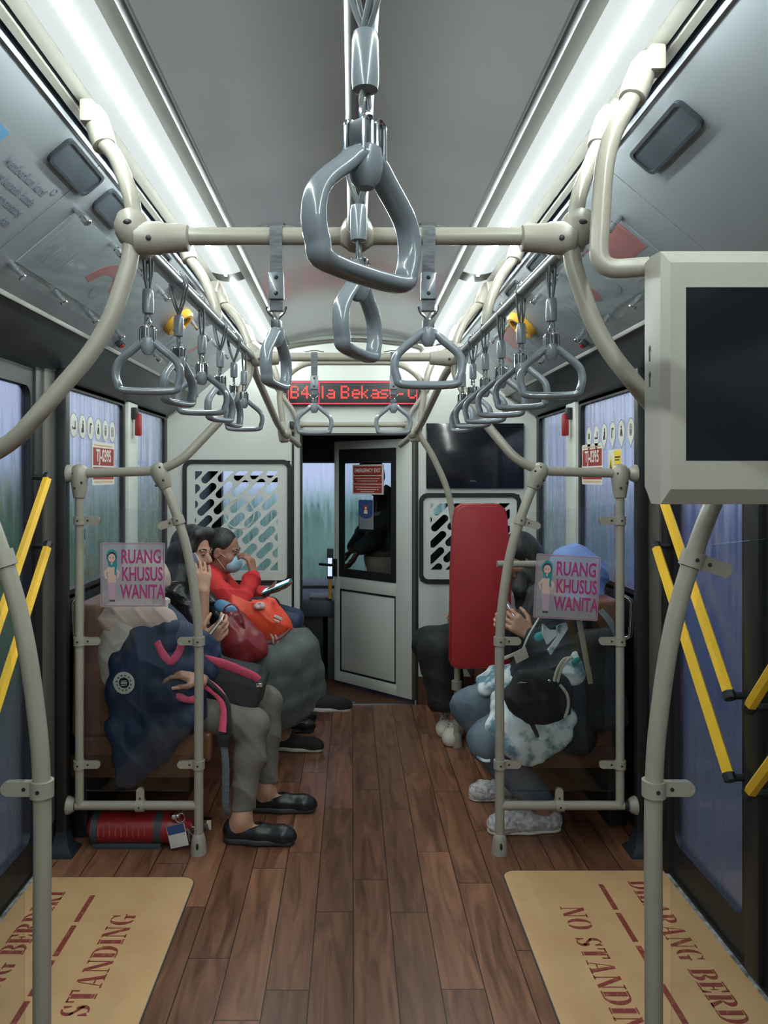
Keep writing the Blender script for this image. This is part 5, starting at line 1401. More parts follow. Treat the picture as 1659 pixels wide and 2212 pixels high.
h = SD(.03).ell(L(0, -.015, .03), (.088, .108, .104), B).cone(L(0, -.03, -.03), J['che'] + V(.01, 0, .09), .088, .12).cone(L(0, .03, -.09), V(-.78, 3.17, .83), .065, .06).cone(V(-.93, 3.05, .85), V(-.92, 3.34, .86), .06, .055).cone(V(-.92, 3.03, .855), V(-.75, 3.04, .845), .072, .06).ell(V(-.97, 3.2, .84), (.05, .12, .09))
h.sub(L(0, .105, -.02), (.056, .075, .082), B, .012)
sob('headscarf', h, 'hijabp', p1, vox=.005, fold=ridges(.009, (.45, .2, 1), 26, .4))
mk = SD(.012).ell(L(0, .070, -.058), (.056, .045, .048), B).ell(L(0, .088, -.045), (.03, .03, .03), B); mk.cut(L(0, 0, -.018), B @ V(0, 0, 1))
sob('face_mask', mk, 'maskw', p1, vox=.004)
sh = SD(.04).ext(torso_sd(J).grown(.016)); sleeve(sh, J['shR'], J['elR'], J['wrR'], .012, .3); sh.ell(V(-.915, 3.02, .74), (.075, .06, .12)).ell(V(-.93, 3.08, .68), (.09, .09, .14)); sh.cut((0, 0, .885), (0, 0, 1)); sh.cut((0, 0, .46), (0, 0, -1))
sob('shirt', sh, 'cream', p1, fold=ridges(.008, (.3, .2, 1), 22, 1.0))
tr = SD(.035)
for q in 'LR': tr.ext(leg_sd(J['hip' + q], J['kn' + q], J['an' + q], .03).grown(.006))
tr.cone(J['hipL'], J['hipR'], .122).cone(J['pel'], J['pel'] + V(0, 0, .06), .125); tr.cut((0, 0, .125), (0, 0, -1)).cut((0, 0, .62), (0, 0, 1))
sob('trousers', tr, 'trous', p1, vox=.005, fold=ridges(.007, (.8, .2, 1), 17, .7, 1.2))
# jacket worn back to front over chest and arms, its hem hanging beside the bench
jk = SD(.03)
jk.sheet([[(-.825, 3.03, .83), (-.75, 3.02, .80), (-.66, 3.05, .75)], [(-.895, 2.985, .70), (-.77, 2.97, .70), (-.67, 3.0, .67)], [(-.91, 2.97, .58), (-.78, 2.955, .57), (-.68, 2.975, .56), (-.62, 3.02, .57)],
          [(-.905, 2.965, .45), (-.78, 2.95, .44), (-.68, 2.96, .46), (-.61, 2.985, .50)], [(-.89, 2.962, .34), (-.79, 2.953, .33), (-.71, 2.957, .38)], [(-.885, 2.965, .265), (-.84, 2.96, .255)]], .042, .014)
jk.chain([V(-.82, 3.01, .78), V(-.81, 2.985, .66), V(-.77, 2.965, .60)], [.062, .058, .052]).chain([V(-.79, 2.965, .59), V(-.70, 2.955, .585), V(-.645, 2.965, .60)], [.052, .046, .04])
jk.chain([V(-.70, 3.06, .77), V(-.62, 3.08, .74), V(-.57, 3.10, .70)], [.07, .055, .04]).chain([J['shL'], J['elL'], V(-.585, 3.06, .62)], [.065, .05, .04]).chain([V(-.72, 3.05, .66), V(-.62, 3.05, .67), V(-.57, 3.05, .65)], [.07, .055, .04])
jk.cut((0, 2.912, 0), (0, -1, 0), .01)
jo = sob('jacket', jk, 'navy', p1, vox=.005, fold=ridges(.012, (.85, .1, .35), 15, 1.1, 1.3))
hd = SD(.02).ell(V(-.735, 3.03, .815), (.066, .062, .058)).ell(V(-.72, 3.0, .76), (.045, .05, .05))
sob('hood', hd, 'navy', jo, vox=.005, fold=ridges(.006, (1, 0, .6), 24, .2))
m = frame((-.862, 2.9095, .640), (1, -.12, .08), (-.08, 0, 1))
em = MB().ringprism(circ(0, 0, .042, 30), circ(0, 0, .031, 30), .003, m)
for q in range(6): em.box((-.005, -.005, 0), (.005, .005, .004), 0, m @ Matrix.Translation((.037 * math.cos(q), .037 * math.sin(q), .001)))
em.ringprism(circ(0, 0, .026, 26), circ(0, 0, .021, 26), .003, m).box((-.012, -.003, 0), (.012, .003, .003), 0, m).box((-.01, .006, 0), (.01, .009, .003), 0, m).box((-.01, -.010, 0), (.01, -.007, .003), 0, m)
for q in range(12): em.box((-.003, -.004, 0), (.003, .004, .004), 0, m @ Matrix.Rotation(q * PI / 6, 4, 'Z') @ Matrix.Translation((0, .0285, 0)))
ob('emblem', em, 'printw', jo, label='round white emblem')
shoes(p1, [(J['anR'], J['toR'], 0), (J['anL'], J['toL'], 0)], 'shoe', 'sole')
t = thing('phone', 'white phone held by the woman in the navy jacket', 'phone', (-.565, 3.11, .77))
m = frame((-.565, 3.115, .80), (.62, -.1, .78), (0, 1, .2))
ob('case', MB().box((-.07, -.034, -.004), (.07, .034, .004), .008, m), 'phone', t)
ob('phone_screen', MB().box((-.058, -.030, .004), (.058, .030, .005), 0, m).box((-.058, -.030, -.005), (.058, .030, -.004), 0, m), 'screen', t)

# backpack on her lap
t = thing('backpack', 'black backpack with pink straps on the lap of the woman in navy', 'backpack', (-.5, 3.2, .5))
R = Matrix.Rotation(math.radians(14), 3, 'Y')
bp = SD(.015).box(V(-.515, 3.19, .575), (.155, .14, .058), R, .022).box(V(-.50, 3.16, .602), (.115, .105, .048), R, .018)
sob('body', bp, 'blackc', t, vox=.005, fold=ridges(.005, (.5, 1, .3), 14, .4))
def strap(pts, wd, ref, m, nm, th=.006, par=None):
    return ob(nm, MB().tube(smooth_path(pts, 7), .01, 12, flat=(wd, th, ref)), m, par or t)
strap([(-.70, 3.05, .705), (-.60, 3.04, .70), (-.50, 3.045, .675), (-.40, 3.055, .63), (-.375, 3.06, .61)], .024, (0, -.5, 1), 'pink', 'shoulder_strap')
strap([(-.62, 3.015, .625), (-.56, 2.99, .61), (-.51, 2.97, .575), (-.488, 2.96, .52), (-.494, 2.955, .44)], .022, (1, -.3, .3), 'pink', 'shoulder_strap')
strap([(-.75, 2.955, .785), (-.725, 2.94, .745), (-.695, 2.935, .715), (-.668, 2.945, .74), (-.655, 2.955, .775)], .015, (0, .25, 1), 'pink', 'shoulder_strap')
strap([(-.60, 2.96, .565), (-.64, 2.925, .58), (-.685, 2.920, .605)], .017, (0, .2, 1), 'pink', 'shoulder_strap')
strap([(-.59, 3.005, .635), (-.535, 2.978, .605), (-.480, 2.962, .545), (-.474, 2.950, .42)], .012, (1, -.3, .3), 'blackc', 'strap_edge', .009)
ob('buckle', MB().box((-.515, 2.943, .385), (-.470, 2.960, .430), .005), 'black', t)
strap([(-.492, 2.953, .39), (-.485, 2.955, .30), (-.487, 2.965, .15), (-.48, 2.99, .10)], .014, (1, 0, 0), 'web', 'webbing_strap', .0025)
ob('zip_pull', MB().box((-.38, 3.05, .585), (-.355, 3.055, .60), .002), 'chrome', t)

# --- woman on the phone, second on the left
J = dict(pel=V(-.84, 3.80, .52), hipL=V(-.82, 3.89, .51), hipR=V(-.82, 3.71, .51), che=V(-.86, 3.80, .80), shL=V(-.84, 3.97, .875), shR=V(-.83, 3.64, .875),
         head=V(-.785, 3.79, 1.045), face=V(.93, -.38, -.08), elR=V(-.70, 3.57, .70), wrR=V(-.690, 3.58, .885), elL=V(-.68, 3.98, .68), wrL=V(-.50, 3.86, .68),
         knR=V(-.30, 3.83, .46), anR=V(-.36, 4.00, .09), toR=V(-.1, 3.96, 0), knL=V(-.30, 3.95, .55), anL=V(-.215, 3.90, .29), toL=V(.1, 3.87, .1), zfL=.235)
p2, L, B = person('woman with long black hair and grey skirt holding a phone to her ear', J, 'skin',
    [((J['wrR'], (-.06, .20, 1), (-.35, .9, -.1), (-.8, -.3, .1)), dict(curl=(.35, .4, .35), thumb=.25, sc=.95)),
     ((J['wrL'], (.9, -.3, -.2), (0, 0, -1), (0, -1, 0)), dict(curl=(.3, .5, .4)))])
face_parts(p2, L, B)
hr = SD(.025).ell(L(0, -.025, .040), (.084, .094, .092), B).ell(L(0, -.05, -.02), (.08, .065, .10), B).chain([L(.0, -.07, -.05), V(-.90, 3.77, .90), V(-.92, 3.70, .76), V(-.90, 3.68, .60)], [.085, .10, .105, .06])
hr.sheet([[L(-.078, -.05, .0), L(-.070, .02, .03)], [L(-.085, -.07, -.09), L(-.078, .0, -.06)], [V(-.89, 3.62, .85), V(-.80, 3.62, .85)], [V(-.90, 3.60, .72), V(-.81, 3.59, .74)], [V(-.89, 3.60, .60), V(-.82, 3.585, .63)]], .028, .016); hr.cone(L(-.05, .05, .095), L(-.07, .03, .04), .035, .022).cone(L(.05, .05, .095), L(.07, .03, .04), .035, .022).cone(L(0, .04, .098), L(0, -.03, .10), .036, .036)
hr.sub(L(0, .115, -.035), (.058, .075, .10), B, .02)
sob('hair', hr, 'hair', p2, vox=.005, fold=folds(.003, 70, 70, 2))
tp = SD(.04).ext(torso_sd(J).grown(.018)); tp.ext(arm_sd(J['shL'], J['elL'], J['wrL']).grown(.014)); tp.cone(J['shR'], J['elR'], .062, .052); tp.cut((0, 0, .925), (0, 0, 1), .02); tp.cut((0, 0, .44), (0, 0, -1))
sob('top', tp, 'sequin', p2, fold=ridges(.008, (.3, .2, 1), 20, 2.0))
sk = SD(.035)
sk.cone(J['hipL'], J['hipR'], .135).cone(V(-.82, 3.71, .53), V(-.30, 3.80, .50), .098, .072).cone(V(-.82, 3.88, .55), V(-.265, 3.88, .585), .105, .072)
sk.sheet([[(-.60, 3.74, .47), (-.40, 3.76, .50), (-.25, 3.80, .56), (-.215, 3.92, .56)], [(-.46, 3.78, .40), (-.36, 3.78, .42), (-.24, 3.82, .44), (-.19, 3.92, .44)], [(-.42, 3.82, .28), (-.34, 3.80, .29), (-.25, 3.84, .34), (-.17, 3.93, .35)], [(-.41, 3.84, .17), (-.34, 3.84, .19), (-.27, 3.86, .235), (-.155, 3.92, .27)]], .034, .012, n=9, k=.045)
sk.sheet([[(-.34, 3.97, .50), (-.24, 3.95, .54)], [(-.36, 3.99, .32), (-.22, 3.96, .36)], [(-.40, 3.98, .18), (-.18, 3.96, .27)]], .03, .012, n=7, k=.045)
sk.cut((0, 0, .66), (0, 0, 1))
sob('skirt', sk, 'skirt', p2, vox=.005, fold=ridges(.009, (.9, .3, -.25), 13, 2.0, .5, 0))
shoes(p2, [(J['anR'], J['toR'], 0), (J['anL'], J['toL'], .235)], 'knit', 'solew', 'lace')
t = thing('phone', 'pale lilac phone held at the ear of the long haired woman', 'phone', (-.71, 3.64, .93))
m = frame((-.735, 3.655, .985), (-.42, -.05, .90), (.72, -.6, .30))
ob('case', MB().box((-.072, -.034, -.004), (.072, .034, .004), .008, m), 'phoneb', t)
ob('bezel', MB().box((-.074, -.036, -.002), (.074, .036, .002), .002, m), 'phone', t)

# maroon handbag and orange bag on the laps
t = thing('handbag', 'maroon leather handbag on the grey skirt', 'bag', (-.55, 3.72, .56))
hb = SD(.03)
hb.chain([V(-.575, 3.64, .74), V(-.54, 3.63, .64), V(-.52, 3.63, .585)], [.045, .075, .065]).chain([V(-.55, 3.68, .73), V(-.47, 3.66, .62), V(-.445, 3.65, .60)], [.05, .065, .05]).cone(V(-.58, 3.70, .70), V(-.54, 3.70, .59), .06, .06)
sob('body', hb, 'maroon', t, vox=.005, fold=ridges(.010, (.8, 0, .6), 14, .4))
ob('strap', MB().tube(smooth_path([(-.60, 3.64, .74), (-.60, 3.62, .80), (-.555, 3.61, .82), (-.52, 3.61, .77), (-.50, 3.61, .70)], 6), .01, 10, flat=(.013, .004, (0, 1, 0))), 'maroon', t)
ob('seam', MB().tube(smooth_path([(-.56, 3.585, .70), (-.53, 3.562, .65), (-.515, 3.565, .60)], 6), .0022, 6), 'maroon', t)
t = thing('bag', 'crumpled orange red bag beside the maroon handbag', 'bag', (-.45, 3.92, .6))
ob2 = SD(.03).chain([V(-.57, 3.83, .76), V(-.50, 3.85, .72), V(-.44, 3.86, .70), V(-.385, 3.87, .67)], [.045, .065, .085, .07]).cone(V(-.47, 3.87, .66), V(-.37, 3.89, .65), .07, .055).cone(V(-.43, 3.84, .76), V(-.41, 3.84, .79), .04, .02).cone(V(-.58, 3.82, .77), V(-.60, 3.82, .795), .03, .018)
sob('body', ob2, 'orange', t, vox=.005, fold=ridges(.016, (.7, .3, .7), 17, .2, 2.2))
m = frame((-.365, 3.80, .725), (.85, .25, -.45), (.4, .1, .9))
ob('white_mark', MB().box((-.022, -.006, 0), (.022, .006, .012), .002, m).box((-.02, -.022, 0), (.012, -.012, .012), .002, m), 'printw', t)
ob('piping', MB().tube(smooth_path([(-.56, 3.80, .70), (-.50, 3.775, .635), (-.43, 3.78, .60), (-.35, 3.80, .625), (-.31, 3.84, .66)], 6), .004, 6), 'maroon', t)
tag(sob('scrunchie', SD(.01).ell(V(-.455, 3.78, .785), (.030, .028, .020)).sub(V(-.455, 3.76, .795), (.010, .02, .01)), 'hijabp', None, (-.455, 3.78, .765), vox=.004, fold=folds(.003, 60, 60, 60)), 'small cream scrunched cloth on top of the orange bag', 'cloth')
tag(sob('scarf', SD(.02).chain([V(-.63, 3.70, .80), V(-.60, 3.68, .785), V(-.565, 3.68, .775)], [.03, .032, .022]), 'posterb', None, (-.6, 3.69, .75), vox=.005, fold=folds(.004, 40, 40, 40)), 'bunched blue cloth above the maroon handbag', 'cloth')

# --- woman in red with a mask, third on the left
J = dict(pel=V(-.84, 4.34, .52), hipL=V(-.82, 4.43, .51), hipR=V(-.82, 4.25, .51), che=V(-.84, 4.34, .77), shL=V(-.80, 4.50, .845), shR=V(-.79, 4.19, .845),
         head=V(-.725, 4.32, 1.005), face=V(.98, -.12, -.22), elR=V(-.60, 4.10, .735), wrR=V(-.535, 4.19, .885), elL=V(-.62, 4.50, .66), wrL=V(-.50, 4.36, .76),
         knR=V(-.32, 4.28, .48), anR=V(-.42, 4.28, .09), toR=V(-.2, 4.28, 0), knL=V(-.32, 4.45, .48), anL=V(-.42, 4.45, .09), toL=V(-.2, 4.45, 0))
p3, L, B = person('woman in red jersey and blue face mask by the left window grille', J, 'skin2',
    [((J['wrR'], (-.25, .25, 1), (-.8, .3, 0), (-.2, .9, .2)), dict(curl=(.6, .7, .5), thumb=.3)),
     ((J['wrL'], (.95, -.05, .22), (0, .1, 1), (0, -1, .2)), dict(curl=(.15, .25, .25), thumb=.35))])
face_parts(p3, L, B, lips=False)
hr = SD(.02).ell(L(0, -.022, .040), (.080, .094, .088), B).ell(L(0, -.05, -.01), (.072, .062, .08), B).ell(L(0, -.12, .0), (.042, .045, .045), B); hr.sub(L(0, .12, -.035), (.075, .095, .095), B, .02)
for x in (1, -1): hr.sub(L(x * .08, .0, -.02), (.02, .03, .04), B, .01)
sob('hair', hr, 'hair', p3, vox=.005)
mk = SD(.015).ell(L(0, .072, -.058), (.056, .048, .052), B).ell(L(0, .098, -.050), (.030, .026, .036), B); mk.cut(L(0, 0, -.014), B @ V(0, -.25, 1)).cut(L(0, .02, 0), B @ V(0, -1, 0))
mo = sob('face_mask', mk, 'mask', p3, vox=.004)
lp = MB()
for x in (1, -1):
    lp.tube(smooth_path([L(x * .052, .058, -.03), L(x * .066, .03, -.018), L(x * .078, .0, .0)], 5), .0018, 6).tube(smooth_path([L(x * .052, .05, -.09), L(x * .068, .02, -.06), L(x * .076, -.005, -.035)], 5), .0018, 6)
ob('ear_loop', lp, 'printw', mo)
tp = SD(.04).ext(torso_sd(J).grown(.016)); sleeve(tp, J['shR'], J['elR'], J['wrR'], .014, .10); sleeve(tp, J['shL'], J['elL'], J['wrL'], .012, .12); tp.cone(V(-.83, 4.34, .86), V(-.79, 4.34, .92), .07, .058)
tp.cut((0, 0, .60), (0, 0, -1)); tp.sub(V(-.76, 4.33, .935), (.055, .055, .05), None, .01)
sob('jersey', tp, 'redj', p3, vox=.005, fold=ridges(.009, (.4, .2, 1), 20, .3))
cu = SD(.01).cone(J['elR'].lerp(J['wrR'], .78), J['elR'].lerp(J['wrR'], .93), .043, .041); sob('cuff', cu, 'redj', p3, vox=.004)
tr = SD(.04)
for q in 'LR': tr.ext(leg_sd(J['hip' + q], J['kn' + q], J['an' + q]).grown(.02))
tr.cone(J['hipL'], J['hipR'], .13).cut((0, 0, .1), (0, 0, -1)).cut((0, 0, .66), (0, 0, 1))
sob('trousers', tr, 'blackc', p3)
shoes(p3, [(J['anR'], J['toR'], 0), (J['anL'], J['toL'], 0)], 'shoe', 'sole')
t = thing('phone', 'large phone in teal case resting on the hand of the woman in red', 'phone', (-.42, 4.33, .79))
m = frame((-.425, 4.325, .805), (.92, 0, .38), (.05, 1, .1))
ob('case', MB().box((-.085, -.045, -.006), (.085, .045, .003), .006, m), 'tealphone', t)
ob('phone_screen', MB().box((-.078, -.039, .003), (.078, .039, .004), 0, m), 'glow', t)
lb = SD(.03).chain([V(-.62, 4.10, .70), V(-.52, 4.12, .70), V(-.44, 4.18, .72)], [.07, .07, .045]).ell(V(-.58, 4.12, .64), (.14, .09, .08))
tag(sob('jacket', lb, 'blackc', None, (-.55, 4.12, .56), fold=folds(.006, 22, 22, 22)), 'black jacket bundled on the lap of the woman in red', 'jacket')
lb = SD(.03).box(V(-.40, 4.28, .625), (.13, .10, .075), Matrix.Rotation(.25, 3, 'Y'), .05)
tag(sob('bag', lb, 'navy', None, (-.40, 4.28, .55), fold=folds(.004, 20, 20, 20)), 'dark navy bag on the knees below the teal phone', 'bag')

# --- woman in blue headscarf, nearest on the right
J = dict(pel=V(.87, 3.36, .52), hipL=V(.85, 3.26, .51), hipR=V(.85, 3.46, .51), che=V(.92, 3.34, .79), shL=V(.90, 3.15, .855), shR=V(.90, 3.53, .855),
         head=V(.955, 3.33, 1.0), face=V(-.90, -.10, -.42), elL=V(.87, 3.07, .62), wrL=V(.745, 3.20, .76), elR=V(.74, 3.60, .64), wrR=V(.73, 3.36, .76),
         knL=V(.555, 3.10, .355), anL=V(.765, 3.09, .10), toL=V(.5, 3.06, 0), knR=V(.53, 3.45, .385), anR=V(.74, 3.40, .10), toR=V(.5, 3.38, 0))
p4, L, B = person('woman in light blue headscarf and dark jacket behind the right sign', J, 'skin',
    [((J['wrL'], (-.75, .1, .62), (-.3, .9, .1), (-.3, -.1, 1)), dict(curl=(.45, .6, .4), thumb=.35)),
     ((J['wrR'], (-.8, -.15, .5), (-.2, -.9, -.1), (-.2, .0, 1)), dict(curl=(.5, .6, .4), thumb=.35))])
face_parts(p4, L, B)
h = SD(.03).ell(L(0, -.012, .028), (.084, .104, .098), B).cone(L(0, -.06, -.02), V(.995, 3.33, .88), .085, .085).cone(L(0, .02, -.10), V(.90, 3.33, .87), .06, .08).cone(V(.95, 3.20, .88), V(.95, 3.46, .88), .055, .055).cone(L(-.05, -.09, -.02), V(1.02, 3.26, .82), .06, .04)
h.sub(L(0, .110, -.02), (.058, .075, .086), B, .012)
sob('headscarf', h, 'hijabb', p4, vox=.005, fold=ridges(.010, (.3, .3, 1), 24, .5))
jk = SD(.045).ext(torso_sd(J).grown(.035)); sleeve(jk, J['shL'], J['elL'], J['wrL'], .022, .16); sleeve(jk, J['shR'], J['elR'], J['wrR'], .022, .16)
jk.cone(V(.97, 3.22, .78), V(.97, 3.22, .45), .12, .10).cone(V(.90, 3.10, .62), V(.90, 3.07, .38), .11, .075).cone(V(.80, 3.10, .58), V(.84, 3.08, .42), .08, .07)
jk.cut((0, 0, .31), (0, 0, -1)).cut((0, 0, .915), (0, 0, 1), .02)
jo = sob('jacket', jk, 'charc', p4, fold=ridges(.012, (.5, .3, .9), 15, .9))
cl = MB()
m = frame((.80, 3.015, .80), (1, .25, 0), (-.05, .25, 1))
cl.prism([(-.055, .045), (-.06, .01), (-.045, -.035), (-.005, -.005), (.0, .02), (-.03, .02)], .012, m).prism([(.005, .035), (.045, .045), (.05, .02), (-.035, -.075), (-.045, -.055), (.0, -.01)], .012, m)
ob('collar', cl, 'tiedye', p4)
sh = SD(.03).chain([V(.89, 3.035, .70), V(.875, 3.02, .655), V(.845, 3.03, .61)], [.032, .042, .032]); sh.cone(V(.80, 3.05, .60), V(.78, 3.05, .56), .02, .02)
sob('shirt_cuff', sh, 'tiedye', p4, vox=.004, fold=ridges(.006, (0, .2, 1), 40, .4))
sob('cuff_trim', SD(.01).cone(V(.90, 3.02, .705), V(.865, 2.985, .70), .012, .012).cone(V(.775, 3.155, .755), V(.79, 3.20, .735), .035, .035), 'tealc', p4, vox=.004)
sh = SD(.025)
sh.sheet([[(.60, 3.14, .515), (.70, 3.10, .56), (.84, 3.10, .57)], [(.565, 3.05, .43), (.69, 2.995, .47), (.84, 3.0, .48)], [(.61, 2.99, .365), (.72, 2.975, .385), (.83, 2.985, .415)], [(.665, 2.985, .32), (.71, 2.98, .325), (.80, 2.985, .375)]], .028, .010)
sh.sheet([[(.80, 3.53, .56), (.80, 3.33, .55)], [(.66, 3.53, .525), (.66, 3.36, .515)], [(.59, 3.53, .49), (.585, 3.38, .475)]], .014, .012)
sh.cut((0, 2.955, 0), (0, -1, 0), .01)
sob('shirt_hem', sh, 'tiedye', p4, vox=.005, fold=ridges(.006, (1, .2, .2), 14, .2), label='pale tie-dyed shirt hem')
ob('shirt_stripe', MB().tube(smooth_path([(.655, 2.985, .545), (.685, 2.966, .49), (.715, 2.962, .42), (.73, 2.97, .37)], 6), .008, 8, flat=(.010, .004, (1, 0, .3))).tube(smooth_path([(.66, 3.53, .54), (.655, 3.45, .535), (.65, 3.36, .53)], 5), .005, 8), 'blackc', p4)
tr = SD(.035)
for q in 'LR': tr.ext(leg_sd(J['hip' + q], J['kn' + q], J['an' + q]).grown(.021))
tr.cone(J['hipL'], J['hipR'], .125).cut((0, 0, .115), (0, 0, -1)).cut((0, 0, .60), (0, 0, 1))
jn = sob('jeans', tr, 'jeans', p4, vox=.005, fold=ridges(.006, (.9, .1, .6), 18, 1.7))
ob('knee_tear', MB().tube(smooth_path([(.497, 3.050, .310), (.52, 3.034, .300), (.545, 3.024, .303)], 5), .003, 8, flat=(.006, .003, (0, 0, 1))), 'tiedye', jn)
for an, to in ((J['anL'], J['toL']), (J['anR'], J['toR'])):
    sd, hh, d, w = shoe_sd(an, to); sd = sd.grown(.008); sd.cut((0, 0, .012), (0, 0, -1))
    sd.sub(hh + d * .045 + V(0, 0, .10), (.045, .028, .040), None, .006)
    so = sob('shoe', sd, 'fluff', p4, vox=.004, fold=folds(.003, 120, 120, 120))
    s2 = SD(.03).cone(hh + V(0, 0, .012), hh + d * .10 + V(0, 0, .012), .042, .040).cone(hh + d * .10 + V(0, 0, .012), hh + d * .225 + V(0, 0, .012), .042, .036); s2.cut((0, 0, .001), (0, 0, -1)).cut((0, 0, .014), (0, 0, 1)); sob('sole', s2, 'croc', so, vox=.004)
t = thing('phone', 'dark phone held by the woman in blue headscarf', 'phone', (.67, 3.27, .84))
m = frame((.672, 3.272, .868), (-.5, 0, .87), (0, 1, .1))
ob('case', MB().box((-.07, -.034, -.004), (.07, .034, .004), .008, m), 'phoneb', t)
ob('phone_screen', MB().box((-.064, -.030, .004), (.064, .030, .005), 0, m), 'glow', t)
t = thing('tote_bag', 'small black bag with cream handles on the lap in jeans', 'bag', (.72, 3.03, .50))
bg2 = SD(.03).ell(V(.735, 2.995, .555), (.12, .075, .105)).cone(V(.68, 3.0, .60), V(.80, 3.0, .60), .06, .055).cone(V(.64, 3.0, .56), V(.62, 3.02, .57), .05, .03)
bg2.cut((0, 2.925, 0), (0, -1, 0), .02)
sob('body', bg2, 'blackc', t, vox=.005, fold=ridges(.010, (.8, .2, .6), 17, .6))
for dy in (0, .014):
    ob('handle', MB().tube(smooth_path([(.775 + dy, 2.95, .63), (.785 + dy, 2.94, .68), (.81 + dy, 2.94, .72), (.84 + dy * .5, 2.95, .725)], 6), .006, 8), 'croc', t)
ob('handle', MB().tube(smooth_path([(.795, 2.935, .625), (.82, 2.93, .59), (.825, 2.93, .545), (.812, 2.93, .50)], 6), .006, 8), 'croc', t)
ob('zip', MB().tube(smooth_path([(.635, 2.955, .625), (.65, 2.945, .632), (.67, 2.945, .632)], 5), .0035, 6).ball((.755, 2.94, .637), .008, seg=8), 'chrome', t)
t = thing('card', 'pale identity card on a strap in front of the jacket', 'card', (.63, 3.0, .70))
m = frame((.655, 2.99, .725), (.9, 0, .45), (-.3, 0, .95))
ob('holder', MB().box((-.025, -.022, 0), (.03, .022, .003), .002, m), 'croc', t)
ob('lanyard', MB().tube(smooth_path([(.655, 2.99, .74), (.62, 2.99, .725), (.59, 3.0, .71)], 5), .006, 8, flat=(.007, .002, (0, 0, 1))).tube(smooth_path([(.665, 2.992, .745), (.69, 3.0, .80), (.74, 3.04, .86)], 5), .004, 8), 'printw', t)
t = thing('backpack', 'dark backpack hanging at the back of the woman in blue headscarf', 'backpack', (1.0, 3.07, .42))
bk = SD(.04).box(V(.985, 3.03, .62), (.085, .06, .20), Matrix.Rotation(-.12, 3, 'Y'), .05); sob('body', bk, 'charc', t, fold=folds(.004, 22, 22, 16))
ob('strap', MB().tube(smooth_path([(.885, 2.99, .86), (.895, 2.975, .78), (.91, 2.97, .69), (.925, 2.972, .62)], 6), .01, 8, flat=(.011, .003, (1, 0, 0))), 'khaki', t)
ob('strap', MB().tube(smooth_path([(.97, 3.0, .90), (1.0, 2.98, .86), (1.03, 2.98, .80), (1.035, 2.985, .75)], 6), .01, 8, flat=(.013, .003, (1, 0, 0))), 'posterg', t)

# --- person behind the red board
J = dict(pel=V(.86, 4.26, .52), hipL=V(.84, 4.20, .51), hipR=V(.84, 4.38, .51), che=V(.92, 4.24, .74), shL=V(.90, 4.08, .80), shR=V(.88, 4.42, .80),
         head=V(.905, 4.14, .985), face=V(-.85, -.25, -.55), elL=V(.82, 4.0, .60), wrL=V(.68, 4.05, .66), elR=V(.72, 4.45, .60), wrR=V(.66, 4.25, .64),
         knL=V(.47, 4.22, .475), anL=V(.575, 4.24, .10), toL=V(.53, 4.09, 0), knR=V(.44, 4.36, .475), anR=V(.565, 4.38, .10), toR=V(.52, 4.25, 0))
p5, L, B = person('person in black clothes half hidden behind the red board', J, 'skin',
    [((J['wrL'], (-.9, .1, .2), (0, .9, -.2), (0, 0, 1)), dict(curl=(.4, .5, .4))), ((J['wrR'], (-.9, -.1, .1), (0, -.9, -.2), (0, 0, 1)), dict(curl=(.4, .5, .4)))], faceu=(-.45, 0, .89))
face_parts(p5, L, B)
hr = SD(.03).ell(L(0, -.025, .040), (.088, .100, .096), B).cone(L(0, -.05, -.02), V(.98, 4.12, .80), .085, .08).cone(L(-.06, -.01, -.02), V(.88, 4.02, .82), .05, .05); hr.sub(L(0, .12, -.035), (.060, .075, .10), B, .02)
sob('hair', hr, 'hair', p5, fold=folds(.002, 50, 50, 6))
tp = SD(.04).ext(torso_sd(J).grown(.03)); sleeve(tp, J['shL'], J['elL'], J['wrL'], .016, .3); sleeve(tp, J['shR'], J['elR'], J['wrR'], .016, .3); tp.cut((0, 0, .44), (0, 0, -1)).cut((0, 0, .86), (0, 0, 1), .02)
sob('jacket', tp, 'blackc', p5, fold=folds(.005, 20, 20, 15))
sob('sleeve_end', SD(.02).cone(J['elL'].lerp(J['wrL'], .55), J['elL'].lerp(J['wrL'], .8), .05, .042).cone(V(.80, 3.98, .80), V(.82, 4.0, .70), .04, .035), 'tiedye', p5, vox=.005, fold=folds(.004, 40, 40, 40))
tr = SD(.05)
for q in 'LR': tr.ext(leg_sd(J['hip' + q], J['kn' + q], J['an' + q]).grown(.034))
tr.cone(J['knL'], V(.50, 4.22, .20), .10, .085).cone(J['hipL'], J['hipR'], .13).cut((0, 0, .14), (0, 0, -1)).cut((0, 0, .62), (0, 0, 1))
sob('trousers', tr, 'blackc', p5, fold=ridges(.009, (.7, .3, .6), 14, .2))
for an, to in ((J['anL'], J['toL']), (J['anR'], J['toR'])):
    sd, hh, d, w = shoe_sd(an, to); sd = sd.grown(.010); sd.cut((0, 0, .002), (0, 0, -1))
    sd.sub(hh + d * .03 + V(0, 0, .10), (.04, .028, .045), None, .006)
    co = sob('clog', sd, 'croc', p5, vox=.004)
    hl = MB()
    for q in range(3):
        for r in (-1, 0, 1): hl.ball(hh + d * (.13 + .032 * q) + w * .022 * r + V(0, 0, .0825 - .004 * q - .004 * abs(r)), .0055, seg=8)
    ob('vent_hole', hl, 'dash', co)
    ob('heel_strap', MB().tube(smooth_path([hh + d * .07 + w * .046 + V(0, 0, .07), hh - d * .045 + w * .02 + V(0, 0, .10), hh - d * .045 - w * .02 + V(0, 0, .10), hh + d * .07 - w * .046 + V(0, 0, .07)], 6), .007, 8, flat=(.009, .003, (0, 0, 1))), 'croc', co)

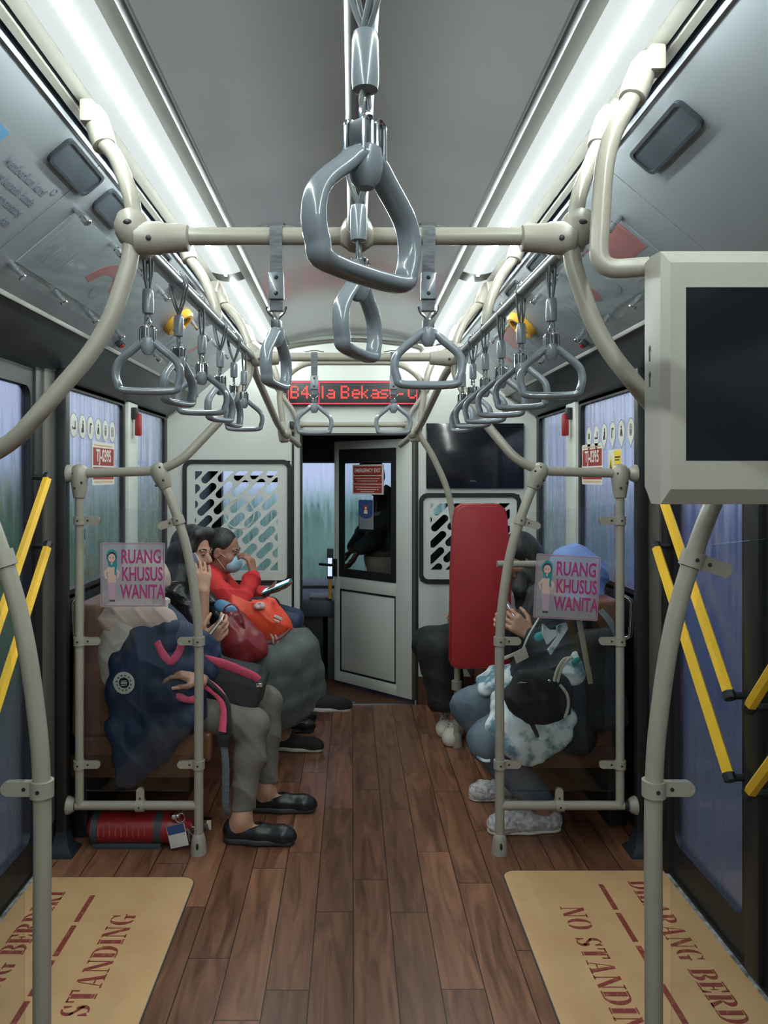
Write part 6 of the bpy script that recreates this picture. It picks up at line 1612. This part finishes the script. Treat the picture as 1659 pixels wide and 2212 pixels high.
# --- crew member standing in the cab, seen through the door glass
J = dict(pel=V(.22, 5.62, .84), hipL=V(.22, 5.53, .82), hipR=V(.22, 5.71, .82), che=V(.25, 5.60, 1.13), shL=V(.26, 5.42, 1.24), shR=V(.25, 5.78, 1.25),
         head=V(.13, 5.58, 1.43), face=V(-.95, -.1, -.35), elL=V(.15, 5.36, .98), wrL=V(.045, 5.38, .905), elR=V(.08, 5.74, 1.0), wrR=V(.0, 5.50, .90),
         knL=V(.20, 5.52, .45), anL=V(.24, 5.53, .09), toL=V(.0, 5.52, 0), knR=V(.20, 5.70, .45), anR=V(.24, 5.71, .09), toR=V(.0, 5.71, 0))
p6, L, B = person('crew member in dark shirt standing behind the cab door glass', J, 'skin3',
    [((J['wrL'], (-.45, -.1, -.85), (-.8, .3, .4), (-.3, .9, 0)), dict(curl=(.2, .3, .3))), ((J['wrR'], (-.5, -.2, -.75), (-.8, .0, .4), (-.2, -.9, 0)), dict(curl=(.2, .3, .3)))])
face_parts(p6, L, B)
hr = SD(.02).ell(L(0, -.02, .035), (.080, .096, .090), B).ell(L(0, -.045, -.02), (.072, .062, .07), B); hr.sub(L(0, .12, -.035), (.075, .09, .085), B, .02)
sob('hair', hr, 'hair', p6)
tp = SD(.04).ext(torso_sd(J).grown(.018)); sleeve(tp, J['shL'], J['elL'], J['wrL'], .018, .14); sleeve(tp, J['shR'], J['elR'], J['wrR'], .016, .14); tp.cone(V(.25, 5.6, 1.26), V(.22, 5.6, 1.31), .07, .06); tp.cut((0, 0, .87), (0, 0, -1)).sub(V(.19, 5.6, 1.34), (.06, .06, .04), None, .01)
so = sob('shirt', tp, 'charc', p6, fold=folds(.004, 20, 20, 18))
m = frame((.185, 5.345, 1.10), (1, 0, .15), (-.15, 0, 1))
nb = MB().add(*text_mesh('9', .10, .002, .002), m @ Matrix.Translation((0, -.01, -.002))).box((-.035, .05, -.002), (.035, .075, .002), .0, m)
ob('badge', nb, 'posterg', so)
tr = SD(.04)
for q in 'LR': tr.ext(leg_sd(J['hip' + q], J['kn' + q], J['an' + q]).grown(.018))
tr.cone(J['hipL'], J['hipR'], .125).cone(J['pel'], J['pel'] + V(0, 0, .05), .125).cut((0, 0, .885), (0, 0, 1)).cut((0, 0, .1), (0, 0, -1))
tro = sob('trousers', tr, 'khaki', p6, fold=folds(.004, 20, 20, 12))
bl = SD(.03).cone(J['hipL'] + V(0, 0, .055), J['hipR'] + V(0, 0, .055), .133).cut((0, 0, .895), (0, 0, 1)).cut((0, 0, .855), (0, 0, -1)); sob('belt', bl, 'brownbelt', p6, vox=.005)
shoes(p6, [(J['anL'], J['toL'], 0), (J['anR'], J['toR'], 0)], 'shoe', 'sole')
